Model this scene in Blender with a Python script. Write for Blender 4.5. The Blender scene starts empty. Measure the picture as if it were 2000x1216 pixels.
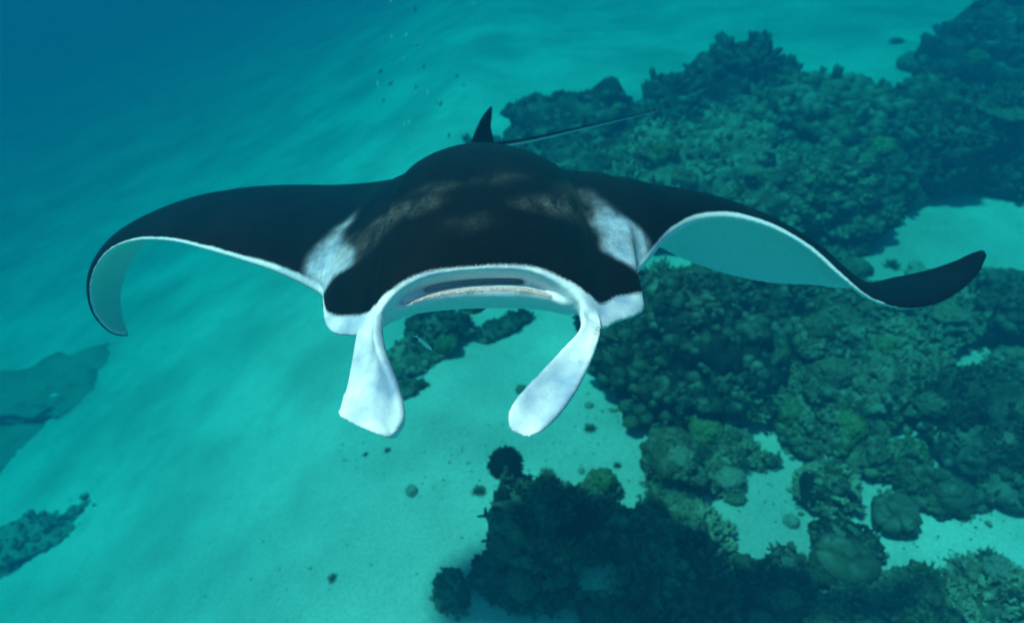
import bpy, bmesh, math, random
import numpy as np
from mathutils import Vector, Matrix, kdtree

# ------------------------------------------------------------------ camera, water light, exposure
scene = bpy.context.scene
COL = scene.collection
LENS = 23.0
FPX = 2000.0 * LENS / 36.0                 # focal length in pixels of the 2000 px wide photograph
PITCH = math.radians(38.0)
CAM = np.array((0.0, 0.0, 5.0))
RIGHT = np.array((1.0, 0.0, 0.0))
UP = np.array((0.0, math.sin(PITCH), math.cos(PITCH)))
FWD = np.array((0.0, math.cos(PITCH), -math.sin(PITCH)))

cam_data = bpy.data.cameras.new('camera')
cam_data.lens = LENS
cam_data.sensor_width = 36.0
cam_data.clip_start = 0.05
cam_data.clip_end = 600.0
cam = bpy.data.objects.new('camera', cam_data)
COL.objects.link(cam)
cam.location = CAM
cam.rotation_euler = (math.radians(90.0) - PITCH, 0.0, 0.0)
cam_data.dof.use_dof = True                # the photograph is sharp on the ray and soft on the reef
cam_data.dof.focus_distance = 1.85
cam_data.dof.aperture_fstop = 1.8
scene.camera = cam

SUN_DIR = Vector((-0.37, -0.09, 1.0)).normalized()      # towards the sun
sun_data = bpy.data.lights.new('sun', 'SUN')
sun_data.energy = 5.0
sun_data.angle = math.radians(4.0)
sun_data.color = (1.0, 0.93, 0.84)
sun = bpy.data.objects.new('sun', sun_data)
COL.objects.link(sun)
sun.rotation_euler = SUN_DIR.to_track_quat('Z', 'Y').to_euler()

world = bpy.data.worlds.new('World')
scene.world = world
world.use_nodes = True
wn = world.node_tree
wn.nodes.clear()
w_out = wn.nodes.new('ShaderNodeOutputWorld')
w_bg = wn.nodes.new('ShaderNodeBackground')
w_sky = wn.nodes.new('ShaderNodeTexSky')
w_sky.sky_type = 'NISHITA'
w_sky.sun_disc = False
w_sky.sun_elevation = math.asin(SUN_DIR.z)
w_sky.sun_rotation = math.atan2(SUN_DIR.x, SUN_DIR.y)
w_bg.inputs['Strength'].default_value = 0.12
wn.links.new(w_sky.outputs['Color'], w_bg.inputs['Color'])
wn.links.new(w_bg.outputs['Background'], w_out.inputs['Surface'])

scene.view_settings.view_transform = 'Standard'
scene.view_settings.look = 'None'
scene.view_settings.gamma = 1.0
scene.view_settings.exposure = 0.22
scene.render.engine = 'CYCLES'
scene.cycles.use_denoising = True
scene.cycles.max_bounces = 8
scene.cycles.diffuse_bounces = 3
scene.cycles.glossy_bounces = 2
scene.cycles.transparent_max_bounces = 8
scene.cycles.volume_bounces = 2
scene.cycles.sample_clamp_indirect = 6.0

# ------------------------------------------------------------------ helpers
def at(px, py, d):
    """photo pixel (2000 wide) and distance along the view axis -> world point"""
    px = np.asarray(px, float); py = np.asarray(py, float); d = np.asarray(d, float)
    a = ((px - 1000.0) / FPX * d)[..., None]; b = ((608.0 - py) / FPX * d)[..., None]
    return CAM + a * RIGHT + b * UP + d[..., None] * FWD

def pix(P):
    q = np.asarray(P, float) - CAM
    d = q @ FWD
    return np.stack([1000.0 + FPX * (q @ RIGHT) / d, 608.0 - FPX * (q @ UP) / d], -1)

def smooth(a, b, x):
    t = np.clip((np.asarray(x, float) - a) / (b - a), 0.0, 1.0)
    return t * t * (3.0 - 2.0 * t)

def _hash(ix, iy, iz, seed):
    h = (ix.astype(np.int64) * 374761393 + iy.astype(np.int64) * 668265263 + iz.astype(np.int64) * 2147483647 + seed * 1274126177)
    h = (h ^ (h >> 13)) * 1274126177
    h = h & 0x7fffffff
    h = (h ^ (h >> 16)) & 0xffff
    return h / 65535.0

def vnoise(P, seed=0):
    """smooth value noise in -1..1 at points P (n,3)"""
    P = np.asarray(P, float)
    i = np.floor(P).astype(np.int64); f = P - i
    f = f * f * f * (f * (f * 6 - 15) + 10)
    r = 0.0
    for dx in (0, 1):
        wx = f[:, 0] if dx else 1 - f[:, 0]
        for dy in (0, 1):
            wy = f[:, 1] if dy else 1 - f[:, 1]
            for dz in (0, 1):
                wz = f[:, 2] if dz else 1 - f[:, 2]
                r = r + wx * wy * wz * _hash(i[:, 0] + dx, i[:, 1] + dy, i[:, 2] + dz, seed)
    return r * 2.0 - 1.0

def fbm(P, octaves=4, seed=0, gain=0.5):
    s = 0.0; a = 1.0; q = np.asarray(P, float).copy()
    for o in range(octaves):
        s = s + a * vnoise(q, seed + o * 17)
        q = q * 2.03 + 3.7; a *= gain
    return s

def worley(P, seed=0):
    """distance to the nearest jittered cell point, for knobbly coral"""
    P = np.asarray(P, float)
    i = np.floor(P).astype(np.int64); best = np.full(len(P), 9.0)
    for dx in (-1, 0, 1):
        for dy in (-1, 0, 1):
            for dz in (-1, 0, 1):
                a, b, c = i[:, 0] + dx, i[:, 1] + dy, i[:, 2] + dz
                q = np.stack([a + _hash(a, b, c, seed), b + _hash(a, b, c, seed + 5), c + _hash(a, b, c, seed + 9)], -1)
                best = np.minimum(best, ((P - q) ** 2).sum(1))
    return np.sqrt(best)

def catmull(pts, n):
    """Catmull-Rom through pts (k,m), n steps for each span -> ((k-1)*n+1, m)"""
    p = np.asarray(pts, float)
    e = np.vstack([2 * p[0] - p[1], p, 2 * p[-1] - p[-2]])
    out = []
    t = (np.arange(n) / n)[:, None]
    for k in range(len(p) - 1):
        a, b, c, d = e[k], e[k + 1], e[k + 2], e[k + 3]
        out.append(0.5 * (2 * b + (c - a) * t + (2 * a - 5 * b + 4 * c - d) * t ** 2 + (3 * b - a - 3 * c + d) * t ** 3))
    out.append(p[-1:])
    return np.vstack(out)

def mesh_of(name, V, F, mat=None, shade=True):
    me = bpy.data.meshes.new(name)
    V = np.asarray(V, dtype=np.float32)
    if isinstance(F, np.ndarray):
        k = F.shape[1]
        me.vertices.add(len(V)); me.vertices.foreach_set('co', V.ravel())
        me.loops.add(F.size); me.loops.foreach_set('vertex_index', F.astype(np.int32).ravel())
        me.polygons.add(len(F))
        me.polygons.foreach_set('loop_start', np.arange(0, F.size, k, dtype=np.int32))
        me.update(calc_edges=True)
    else:
        me.from_pydata([tuple(v) for v in V], [], F)
    if shade:
        me.polygons.foreach_set('use_smooth', np.ones(len(me.polygons), dtype=bool))
    if mat: me.materials.append(mat)
    me.validate(); me.update()
    return me

def link(name, me, parent=None):
    o = bpy.data.objects.new(name, me)
    COL.objects.link(o)
    if parent: o.parent = parent
    return o

def empty(name, loc=(0, 0, 0)):
    o = bpy.data.objects.new(name, None); COL.objects.link(o); o.location = loc
    o.empty_display_size = 0.1
    return o

def tag(o, label=None, cat=None, group=None, kind=None):
    if label: o['label'] = label
    if cat: o['category'] = cat
    if group: o['group'] = group
    if kind: o['kind'] = kind
    return o

def grid_faces(nu, nv, closed_v=False, off=0):
    i = np.arange(nu - 1)[:, None]; j = np.arange(nv if closed_v else nv - 1)[None, :]
    j2 = (j + 1) % nv
    return (off + np.stack([i * nv + j, (i + 1) * nv + j, (i + 1) * nv + j2, i * nv + j2], -1)).reshape(-1, 4)

class Nodes:
    """small wrapper to write node materials briefly"""
    def __init__(self, name):
        self.m = bpy.data.materials.new(name); self.m.use_nodes = True
        self.t = self.m.node_tree
        self.b = self.t.nodes['Principled BSDF']; self.out = self.t.nodes['Material Output']
    def n(self, kind, **kw):
        nd = self.t.nodes.new(kind)
        for k, v in kw.items():
            if k in nd.inputs.keys() if isinstance(k, str) else False: nd.inputs[k].default_value = v
            else: setattr(nd, k, v)
        return nd
    def l(self, a, b): self.t.links.new(a, b)
    def coord(self, out='Object'): return self.n('ShaderNodeTexCoord').outputs[out]
    def noise(self, vec, scale, detail=4, rough=0.55):
        nd = self.n('ShaderNodeTexNoise'); nd.inputs['Scale'].default_value = scale
        nd.inputs['Detail'].default_value = detail; nd.inputs['Roughness'].default_value = rough
        self.l(vec, nd.inputs['Vector']); return nd.outputs['Fac']
    def math(self, op, a, b=None, c=None, clamp=False):
        nd = self.n('ShaderNodeMath', operation=op); nd.use_clamp = clamp
        for k, v in enumerate((a, b, c)):
            if v is None: continue
            if isinstance(v, (int, float)): nd.inputs[k].default_value = v
            else: self.l(v, nd.inputs[k])
        return nd.outputs[0]
    def ramp(self, fac, stops):
        nd = self.n('ShaderNodeValToRGB'); cr = nd.color_ramp
        while len(cr.elements) < len(stops): cr.elements.new(0.5)
        for e, (p, c) in zip(cr.elements, stops):
            e.position = p; e.color = (*c, 1.0) if len(c) == 3 else c
        self.l(fac, nd.inputs['Fac']); return nd.outputs['Color']
    def mix(self, fac, a, b, mode='MIX'):
        nd = self.n('ShaderNodeMix', data_type='RGBA', blend_type=mode)
        for s, v in ((nd.inputs[0], fac), (nd.inputs[6], a), (nd.inputs[7], b)):
            if isinstance(v, (int, float)): s.default_value = v
            elif isinstance(v, tuple): s.default_value = (*v, 1.0)
            else: self.l(v, s)
        return nd.outputs[2]
    def bump(self, height, strength, dist):
        nd = self.n('ShaderNodeBump'); nd.inputs['Strength'].default_value = strength
        nd.inputs['Distance'].default_value = dist
        self.l(height, nd.inputs['Height']); self.l(nd.outputs['Normal'], self.b.inputs['Normal'])
    def set(self, color=None, rough=0.7, spec=0.15):
        if color is not None:
            if isinstance(color, tuple): self.b.inputs['Base Color'].default_value = (*color, 1)
            else: self.l(color, self.b.inputs['Base Color'])
        self.b.inputs['Roughness'].default_value = rough
        self.b.inputs['Specular IOR Level'].default_value = spec
        return self.m

# ------------------------------------------------------------------ water (the haze of this place)
def build_water(x0, x1, y0, y1, z0, z1):
    V = [(x, y, z) for z in (z0, z1) for y in (y0, y1) for x in (x0, x1)]
    F = [(0, 2, 3, 1), (4, 5, 7, 6), (0, 1, 5, 4), (2, 6, 7, 3), (0, 4, 6, 2), (1, 3, 7, 5)]
    m = bpy.data.materials.new('sea_water'); m.use_nodes = True
    t = m.node_tree; t.nodes.clear()
    o = t.nodes.new('ShaderNodeOutputMaterial'); v = t.nodes.new('ShaderNodeVolumePrincipled')
    v.inputs['Color'].default_value = WATER_COLOR
    v.inputs['Absorption Color'].default_value = WATER_ABSORB
    v.inputs['Density'].default_value = WATER_DENSITY
    v.inputs['Anisotropy'].default_value = WATER_ANISO
    t.links.new(v.outputs['Volume'], o.inputs['Volume'])
    ob = link('haze', mesh_of('haze', V, F, m, False))
    tag(ob, 'clear turquoise sea water filling the whole view', None, None, 'stuff')
WATER_DENSITY = 0.30
WATER_COLOR = (0.002, 0.054, 0.102, 1.0)
WATER_ABSORB = (0.0, 0.695, 0.72, 1.0)
WATER_ANISO = 0.42

# ------------------------------------------------------------------ seabed
def floor_z(x, y):
    x = np.asarray(x, float); y = np.asarray(y, float)
    xl = np.minimum(x + 0.6, 0)
    left = -14.0 * (1 - np.exp(xl * 0.50 / 14.0)) * (1 - np.exp(xl * 0.7))
    right = 0.05 * np.maximum(x, 0)
    z = left + right
    P = np.stack([x, y, x * 0], -1).reshape(-1, 3)
    d = 0.16 * fbm(P * np.array((0.28, 0.18, 1.0)) + 11.3, 3, 5)
    r = 0.022 * vnoise(P * np.array((1.1, 1.9, 1.0)), 31) + 0.008 * vnoise(P * np.array((4.0, 5.5, 1.0)), 37)
    return z + (d + r).reshape(x.shape)

def at_floor(px, py, lift=0.0):
    """where the ray through a photo pixel meets the seabed (raised by lift)"""
    v = at(px, py, 1.0) - CAM; v = v / np.linalg.norm(v)
    lo, hi = 0.5, 100.0
    for n in (400, 40, 40):
        t = np.linspace(lo, hi, n)
        P = CAM + v * t[:, None]
        g = P[:, 2] - floor_z(P[:, 0], P[:, 1]) - lift
        k = max(1, int(np.argmax(g < 0)))
        lo, hi = t[k - 1], t[k]
    return CAM + v * lo

def mat_sand():
    k = Nodes('white_sand'); c = k.coord()
    big = k.noise(c, 0.5, 3); mid = k.noise(c, 2.2, 5, 0.6); fine = k.noise(c, 40, 4, 0.7)
    col = k.ramp(big, [(0.34, (0.44, 0.415, 0.36)), (0.62, (0.66, 0.62, 0.54))])
    mp = k.n('ShaderNodeMapping'); mp.inputs['Rotation'].default_value = (0, 0, math.radians(-48)); mp.inputs['Scale'].default_value = (0.22, 0.9, 1.0); k.l(c, mp.inputs['Vector'])
    light_bands = k.ramp(k.noise(mp.outputs['Vector'], 0.9, 3, 0.5), [(0.36, (0.87, 0.88, 0.87)), (0.62, (1, 1, 1))])     # soft diagonal bands of wave light, painted into the sand colour
    col = k.mix(1.0, col, light_bands, 'MULTIPLY')
    patch = k.ramp(mid, [(0.50, (0, 0, 0)), (0.72, (1, 1, 1))])
    col = k.mix(k.math('MULTIPLY', patch, 0.45), col, (0.36, 0.36, 0.30))
    grit = k.ramp(fine, [(0.35, (0.75, 0.75, 0.75)), (0.6, (1, 1, 1))])
    col = k.mix(1.0, col, grit, 'MULTIPLY')
    k.bump(fine, 0.5, 0.02)
    return k.set(col, 0.9, 0.1)

def build_seabed():
    n = 420
    s = np.linspace(-1, 1, n)
    xs = 2.0 + 78.0 * np.sign(s) * np.abs(s) ** 2.4
    t = np.linspace(0, 1, n)
    ys = -12.0 + 132.0 * (0.25 * t + 0.75 * t ** 2.6)
    X, Y = np.meshgrid(xs, ys, indexing='ij')
    Z = floor_z(X, Y)
    V = np.stack([X, Y, Z], -1).reshape(-1, 3)
    me = mesh_of('seabed', V, grid_faces(n, n), mat_sand())
    tag(link('seabed', me), 'pale sandy seabed sloping away to the left', None, None, 'structure')
    return float(Z.min())
# ------------------------------------------------------------------ the manta ray
BODY_UP = np.array((0.0, 0.0, 1.0))

# stations from the left wing tip to the right one:
# leading edge (px, py, distance), trailing edge (px, py, distance), arch, half thickness above, below
ST = [
 ((248,655,2.78),(252,649,2.80), 0.000,0.006,0.006),
 ((216,646,2.72),(243,628,2.90), 0.010,0.010,0.010),
 ((186,613,2.66),(236,590,2.98), 0.020,0.013,0.013),
 ((176,570,2.60),(241,552,3.05), 0.030,0.016,0.016),
 ((184,528,2.54),(256,515,3.10), 0.035,0.018,0.018),
 ((213,490,2.46),(290,470,3.14), 0.040,0.020,0.020),
 ((262,470,2.38),(345,428,3.18), 0.045,0.023,0.023),
 ((330,470,2.29),(415,388,3.20), 0.045,0.028,0.028),
 ((400,486,2.20),(490,368,3.22), 0.040,0.034,0.034),
 ((470,506,2.12),(570,362,3.24), 0.030,0.046,0.042),
 ((540,528,2.05),(650,362,3.27), 0.015,0.057,0.055),
 ((595,553,1.98),(715,358,3.30), 0.000,0.073,0.075),
 ((628,576,1.92),(760,352,3.30),-0.005,0.101,0.090),
 ((630,598,1.81),(785,346,3.30), 0.000,0.104,0.100),
 ((633,628,1.73),(805,338,3.31), 0.000,0.120,0.110),
 ((648,650,1.67),(825,330,3.31), 0.000,0.132,0.120),
 ((682,655,1.62),(843,322,3.32), 0.000,0.141,0.130),
 ((714,655,1.58),(858,314,3.32), 0.000,0.146,0.135),
 ((736,635,1.56),(872,308,3.33), 0.000,0.150,0.140),
 ((746,605,1.575),(885,303,3.33), 0.000,0.150,0.150),
 ((768,576,1.595),(897,298,3.33), 0.000,0.148,0.160),
 ((803,551,1.605),(908,294,3.33), 0.000,0.145,0.170),
 ((850,534,1.615),(920,290,3.33), 0.000,0.143,0.175),
 ((930,524,1.62),(938,287,3.34), 0.000,0.143,0.180),
 ((1005,524,1.62),(956,290,3.33), 0.000,0.143,0.175),
 ((1055,534,1.61),(975,294,3.33), 0.000,0.145,0.170),
 ((1098,556,1.60),(995,300,3.32), 0.000,0.148,0.160),
 ((1128,582,1.59),(1015,307,3.31), 0.000,0.150,0.150),
 ((1146,610,1.575),(1035,315,3.30), 0.000,0.148,0.140),
 ((1176,641,1.575),(1055,325,3.29), 0.000,0.143,0.135),
 ((1208,628,1.62),(1075,336,3.28), 0.022,0.136,0.130),
 ((1244,617,1.67),(1098,350,3.26), 0.050,0.128,0.120),
 ((1259,602,1.73),(1122,366,3.24), 0.084,0.116,0.110),
 ((1238,572,1.81),(1150,386,3.22), 0.105,0.100,0.100),
 ((1241,540,1.92),(1185,412,3.20), 0.135,0.094,0.090),
 ((1270,503,2.00),(1225,444,3.17), 0.150,0.072,0.075),
 ((1308,459,2.12),(1280,478,3.14), 0.155,0.056,0.056),
 ((1362,429,2.26),(1350,512,3.11), 0.145,0.045,0.045),
 ((1432,423,2.38),(1430,538,3.08), 0.125,0.037,0.037),
 ((1510,444,2.46),(1510,553,3.06), 0.100,0.031,0.031),
 ((1580,484,2.51),(1585,556,3.04), 0.065,0.026,0.026),
 ((1642,538,2.54),(1640,562,3.02), 0.035,0.023,0.023),
 ((1700,582,2.57),(1690,556,3.00), 0.015,0.020,0.020),
 ((1758,599,2.61),(1745,542,2.98), 0.000,0.018,0.018),
 ((1820,595,2.66),(1805,529,2.95), -0.008,0.016,0.016),
 ((1872,569,2.72),(1858,512,2.92), -0.010,0.014,0.014),
 ((1910,535,2.79),(1896,494,2.88), -0.006,0.011,0.011),
 ((1928,500,2.84),(1921,486,2.85), 0.000,0.006,0.006),
]
M0, M1 = 19, 27                                    # stations at the corners of the mouth

# mouth curves, (px, py, distance) from the left corner to the right one at stations M0..M1
LIP_IN  = [(760,606,1.61),(790,581,1.65),(826,563,1.665),(868,552,1.672),(930,545,1.675),(1005,544,1.675),(1046,553,1.672),(1078,569,1.655),(1116,588,1.61)]
CAV_UP  = [(768,604,1.64),(796,580,1.70),(831,561,1.72),(871,550,1.73),(930,544,1.735),(1003,543,1.735),(1044,552,1.73),(1074,568,1.71),(1110,587,1.65)]
CAV_LO  = [(768,610,1.65),(796,589,1.70),(831,573,1.72),(871,562,1.73),(930,555,1.735),(1003,554,1.735),(1044,560,1.73),(1074,573,1.71),(1110,593,1.66)]
JAW_IN  = [(764,611,1.64),(792,590,1.665),(828,574,1.672),(870,564,1.677),(930,556,1.68),(1003,555,1.68),(1046,561,1.677),(1076,574,1.665),(1112,594,1.64)]
JAW_TOP = [(760,615,1.62),(790,596,1.628),(826,582,1.633),(868,571,1.637),(930,565,1.64),(1005,564,1.64),(1048,569,1.637),(1080,580,1.628),(1116,599,1.62)]
JAW_FR  = [(757,622,1.625),(788,606,1.64),(824,596,1.648),(866,588,1.652),(930,583,1.655),(1006,582,1.655),(1050,586,1.652),(1084,593,1.64),(1118,607,1.625)]
JAW_BOT = [(756,630,1.65),(787,615,1.69),(824,607,1.71),(866,602,1.72),(930,598,1.725),(1006,598,1.725),(1050,601,1.72),(1084,606,1.69),(1119,615,1.65)]

ND, NVB = 34, 22
def naca(v):
    return np.clip((2.969 * np.sqrt(v) - 1.26 * v - 3.516 * v ** 2 + 2.843 * v ** 3 - 1.036 * v ** 4), 0, None)
def rounded(v):                                     # blunter than a wing section, for the body
    return 0.24 * naca(v) + 0.76 * np.sin(np.pi * np.clip(v, 0, 1) ** 0.98) ** 1.15

def body_rings():
    SUB = 8
    le = catmull([at(*s[0]) for s in ST], SUB)
    te = catmull([at(*s[1]) for s in ST], SUB)
    par = catmull([s[2:] for s in ST], SUB)
    n = len(le)
    mid = 0.3 * le + 0.7 * te
    tan = np.gradient(mid, axis=0)
    for _ in range(10): tan[1:-1] = 0.5 * tan[1:-1] + 0.25 * (tan[2:] + tan[:-2])
    ch = te - le
    nrm = np.cross(tan, ch); nrm /= np.linalg.norm(nrm, axis=1)[:, None] + 1e-9
    for _ in range(6): nrm[1:-1] = 0.5 * nrm[1:-1] + 0.25 * (nrm[2:] + nrm[:-2])
    nrm /= np.linalg.norm(nrm, axis=1)[:, None]
    us = np.arange(n) / SUB
    cu = ch / np.linalg.norm(ch, axis=1)[:, None]
    upp = BODY_UP - cu * (cu @ BODY_UP)[:, None]; upp /= np.linalg.norm(upp, axis=1)[:, None]
    wb = (0.65 * smooth(27, 31, us) * (1 - smooth(34.5, 37.5, us)) + 0.4 * smooth(10, 12.5, us) * (1 - smooth(16, 19, us)))[:, None]
    nrm = nrm * (1 - wb) + upp * wb; nrm /= np.linalg.norm(nrm, axis=1)[:, None]
    mouth = {}
    for key, c in (('a', LIP_IN), ('b', CAV_UP), ('c', CAV_LO), ('d', JAW_IN), ('e', JAW_TOP), ('f', JAW_FR), ('g', JAW_BOT)):
        mouth[key] = catmull([at(*q) for q in c], SUB)
    v = (np.linspace(0, 1, ND)) ** 1.7
    vb = (np.linspace(0, 1, NVB)) ** 1.6
    rings = []; attr = []                            # attr: u, v, side (1 dorsal, 2 mouth, 3 ventral)
    hb = smooth(9.5, 14, us) * (1 - smooth(32, 36.5, us))      # 1 on the body, 0 on the wings
    for i in range(n):
        arch, ta, tb = par[i]; b = hb[i]
        prof = (1 - b) * naca(v) + b * rounded(v)
        top = le[i] + v[:, None] * ch[i] + nrm[i] * (arch * 4 * v * (1 - v) + ta * prof + 0.004 * np.minimum(1, v * 12))[:, None]
        m = us[i] - M0
        profb = (1 - b) * naca(vb) + b * rounded(vb)
        if 0 <= m <= M1 - M0:
            j = int(round(m * SUB))
            mp = [mouth[k][j] for k in 'abcdefg']
            w = smooth(0, 0.6, m) * (1 - smooth(M1 - M0 - 0.6, M1 - M0, m))
            mp = [w * q + (1 - w) * (le[i] * 0.75 + mouth['g'][j] * 0.25) if k < 6 else q for k, q in enumerate(mp)]
            l0 = mp[-1]
            mid_lip = 0.5 * (le[i] + mp[0]) - nrm[i] * 0.004
            mp = [mid_lip] + mp[:-1] + [mp[-1]]
        else:
            e = min(abs(us[i] - M0), abs(us[i] - M1))
            g = smooth(1.6, 0, e)
            l0 = le[i] - BODY_UP * 0.03 * g + FWD * 0.03 * g
            mp = [le[i] + (l0 - le[i]) * q for q in np.linspace(0.05, 0.95, 7)] + [l0]
        cb = te[i] - l0
        bot = l0 + vb[:, None] * cb + nrm[i] * (arch * 4 * vb * (1 - vb) - tb * profb - 0.004 * np.minimum(1, vb * 12))[:, None]
        ring = np.vstack([top[::-1], np.array(mp), bot[1:]])
        rings.append(ring)
        a = np.zeros((len(ring), 3)); a[:, 0] = us[i]
        a[:ND, 1] = v[::-1]; a[:ND, 2] = 1
        a[ND:ND + 8, 1] = np.linspace(0, 1, 8); a[ND:ND + 8, 2] = 2
        a[ND + 8:, 1] = vb[1:]; a[ND + 8:, 2] = 3
        attr.append(a)
    return np.array(rings), np.array(attr), nrm

def sheet(A, B, tA, tB, bulge=0.0,  nt=14, sub=6, side=4.0):
    """closed blade between two edge curves with its own thickness"""
    a = catmull([at(*q) for q in A], sub); b = catmull([at(*q) for q in B], sub)
    n = len(a)
    across = b - a; along = np.gradient(0.5 * (a + b), axis=0)
    nr = np.cross(across, along); nr /= np.linalg.norm(nr, axis=1)[:, None] + 1e-9
    for _ in range(8): nr[1:-1] = 0.5 * nr[1:-1] + 0.25 * (nr[2:] + nr[:-2])
    nr /= np.linalg.norm(nr, axis=1)[:, None]
    t = 0.5 - 0.5 * np.cos(np.linspace(0, np.pi, nt))
    rings = []; attr = []
    for i in range(n):
        endf = math.sqrt(max(0.0, min(1.0, (n - 1 - i) / 4.0))) * 0.75 + 0.25
        th = (tB + (tA - tB) * np.exp(-(t / 0.22) ** 2)) * endf * np.sqrt(np.clip(4 * t * (1 - t), 0, 1)) ** 0.6
        bl = bulge * 4 * t * (1 - t)
        mid = a[i] + t[:, None] * across[i] + nr[i] * bl[:, None]
        rings.append(np.vstack([mid + nr[i] * th[:, None], (mid - nr[i] * th[:, None])[::-1][1:-1]]))
        k = len(rings[-1]); at_ = np.zeros((k, 3)); at_[:, 0] = i / (n - 1)
        at_[:, 1] = np.concatenate([t, t[::-1][1:-1]]); at_[:, 2] = side
        attr.append(at_)
    return np.array(rings), np.array(attr)

LOBE_L_IN  = [(750,596,1.67),(742,612,1.57),(738,636,1.53),(738,656,1.50),(746,685,1.47),(758,712,1.44),(773,745,1.41),(785,782,1.39),(789,812,1.38),(785,832,1.38),(773,847,1.383),(757,853,1.388)]
LOBE_L_OUT = [(712,606,1.76),(703,626,1.68),(697,646,1.60),(693,664,1.585),(689,690,1.56),(684,718,1.535),(677,750,1.51),(667,782,1.48),(660,812,1.46),(688,828,1.435),(726,845,1.41),(746,852,1.396)]
LOBE_R_IN  = [(1126,594,1.68),(1133,606,1.57),(1137,628,1.53),(1126,650,1.505),(1095,682,1.475),(1062,717,1.45),(1026,754,1.425),(1001,785,1.405),(990,810,1.395),(992,830,1.39),(1003,845,1.39),(1016,852,1.39)]
LOBE_R_OUT = [(1155,598,1.72),(1166,616,1.60),(1171,640,1.55),(1169,664,1.515),(1160,694,1.48),(1146,727,1.45),(1125,767,1.42),(1096,808,1.40),(1066,838,1.39),(1050,847,1.388),(1036,852,1.388),(1024,854,1.389)]

def tube(P, R, nseg, side):
    P = np.asarray(P, float); t = np.gradient(P, axis=0); t /= np.linalg.norm(t, axis=1)[:, None]
    a = np.cross(t, BODY_UP); a /= np.linalg.norm(a, axis=1)[:, None]; b = np.cross(a, t)
    ang = np.linspace(0, 2 * np.pi, nseg, endpoint=False)
    rings = P[:, None, :] + np.asarray(R)[:, None, None] * (np.cos(ang)[None, :, None] * a[:, None, :] + np.sin(ang)[None, :, None] * b[:, None, :])
    attr = np.zeros((len(P), nseg, 3)); attr[:, :, 0] = np.linspace(0, 1, len(P))[:, None]
    attr[:, :, 1] = np.sin(ang)[None, :]; attr[:, :, 2] = side
    return rings, attr

def dorsal_fin():
    rings = []; attr = []
    rows = [(938,300,3.22,0.150,0.030),(938,286,3.24,0.135,0.024),(939,272,3.25,0.115,0.019),(942,256,3.27,0.095,0.015),(946,240,3.285,0.080,0.012),(950,226,3.30,0.062,0.010),(956,213,3.315,0.036,0.007),(960,206,3.325,0.010,0.003)]
    rows = catmull(rows, 4)
    ax = 0.38 * RIGHT + 0.92 * FWD; ax = ax - BODY_UP * (ax @ BODY_UP); ax /= np.linalg.norm(ax)
    sd = np.cross(ax, BODY_UP)
    ang = np.linspace(0, 2 * np.pi, 20, endpoint=False)
    for k, (px, py, d, c, w) in enumerate(rows):
        p = at(px, py, d)
        x = np.cos(ang); y = np.sin(ang) * np.sqrt(np.clip(1 - x * 0.4, 0, 2)) 
        rings.append(p + (x * c)[:, None] * ax + (y * w)[:, None] * sd)
        a = np.zeros((20, 3)); a[:, 0] = k / len(rows); a[:, 2] = 5; attr.append(a)
    return np.array(rings), np.array(attr)

def poly_sdf(P, poly):
    """signed distance (negative inside) of points P (n,2) to a closed polygon"""
    poly = np.asarray(poly, float); a = poly; b = np.roll(poly, -1, 0)
    d = np.full(len(P), 1e9); inside = np.zeros(len(P), bool)
    for p, q in zip(a, b):
        e = q - p; w = P - p
        t = np.clip((w @ e) / (e @ e + 1e-12), 0, 1)
        d = np.minimum(d, np.linalg.norm(w - t[:, None] * e, axis=1))
        c = ((p[1] <= P[:, 1]) & (q[1] > P[:, 1])) | ((q[1] <= P[:, 1]) & (p[1] > P[:, 1]))
        xx = p[0] + (P[:, 1] - p[1]) / (q[1] - p[1] + 1e-12) * e[0]
        inside ^= c & (P[:, 0] < xx)
    return np.where(inside, -d, d)

# edges of the shoulder markings and painted sun dapples on the back (traced in the photograph, laid onto the skin)
PATCH_L = [(592,515),(600,495),(625,463),(650,438),(684,410),(712,392),(700,408),(690,428),(672,452),(668,470),(680,488),(684,512),(660,530),(640,548),(628,574),(606,548),(596,530)]
PATCH_R = [(1140,358),(1162,368),(1190,398),(1215,420),(1245,435),(1262,452),(1272,470),(1272,492),(1258,520),(1246,532),(1228,508),(1205,495),(1183,484),(1186,470),(1180,450),(1160,430),(1166,412),(1150,380)]
SUN_DAPPLES = [([(735,432),(760,415),(800,398),(836,380),(845,384),(815,400),(775,420),(748,436)], 0.9),  # sun dapples on the back, put into the skin colour as pale streaks
        ([(690,470),(715,450),(745,438),(750,446),(720,468),(700,482)], 0.45),
        ([(1020,384),(1060,380),(1105,386),(1145,398),(1172,420),(1180,440),(1150,420),(1110,408),(1065,400)], 0.9),
        ([(1100,372),(1135,372),(1160,392),(1130,390)], 0.5),
        ([(820,362),(860,350),(885,352),(850,366)], 0.35),
        ([(945,342),(985,332),(1010,334),(975,347)], 0.35),
        ([(880,420),(930,412),(940,420),(900,430)], 0.22),
        ([(660,505),(675,470),(690,478),(684,505)], 0.55)]
HEAD_L = [(632,574),(648,548),(684,514),(760,500),(900,500),(930,518),(880,526),(820,543),(775,568),(735,598),(700,606),(668,600),(637,597)]
HEAD_R = [(930,518),(1000,500),(1120,488),(1180,486),(1206,498),(1224,513),(1232,540),(1231,562),(1212,568),(1180,576),(1150,572),(1100,545),(1050,528),(990,519)]

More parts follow.
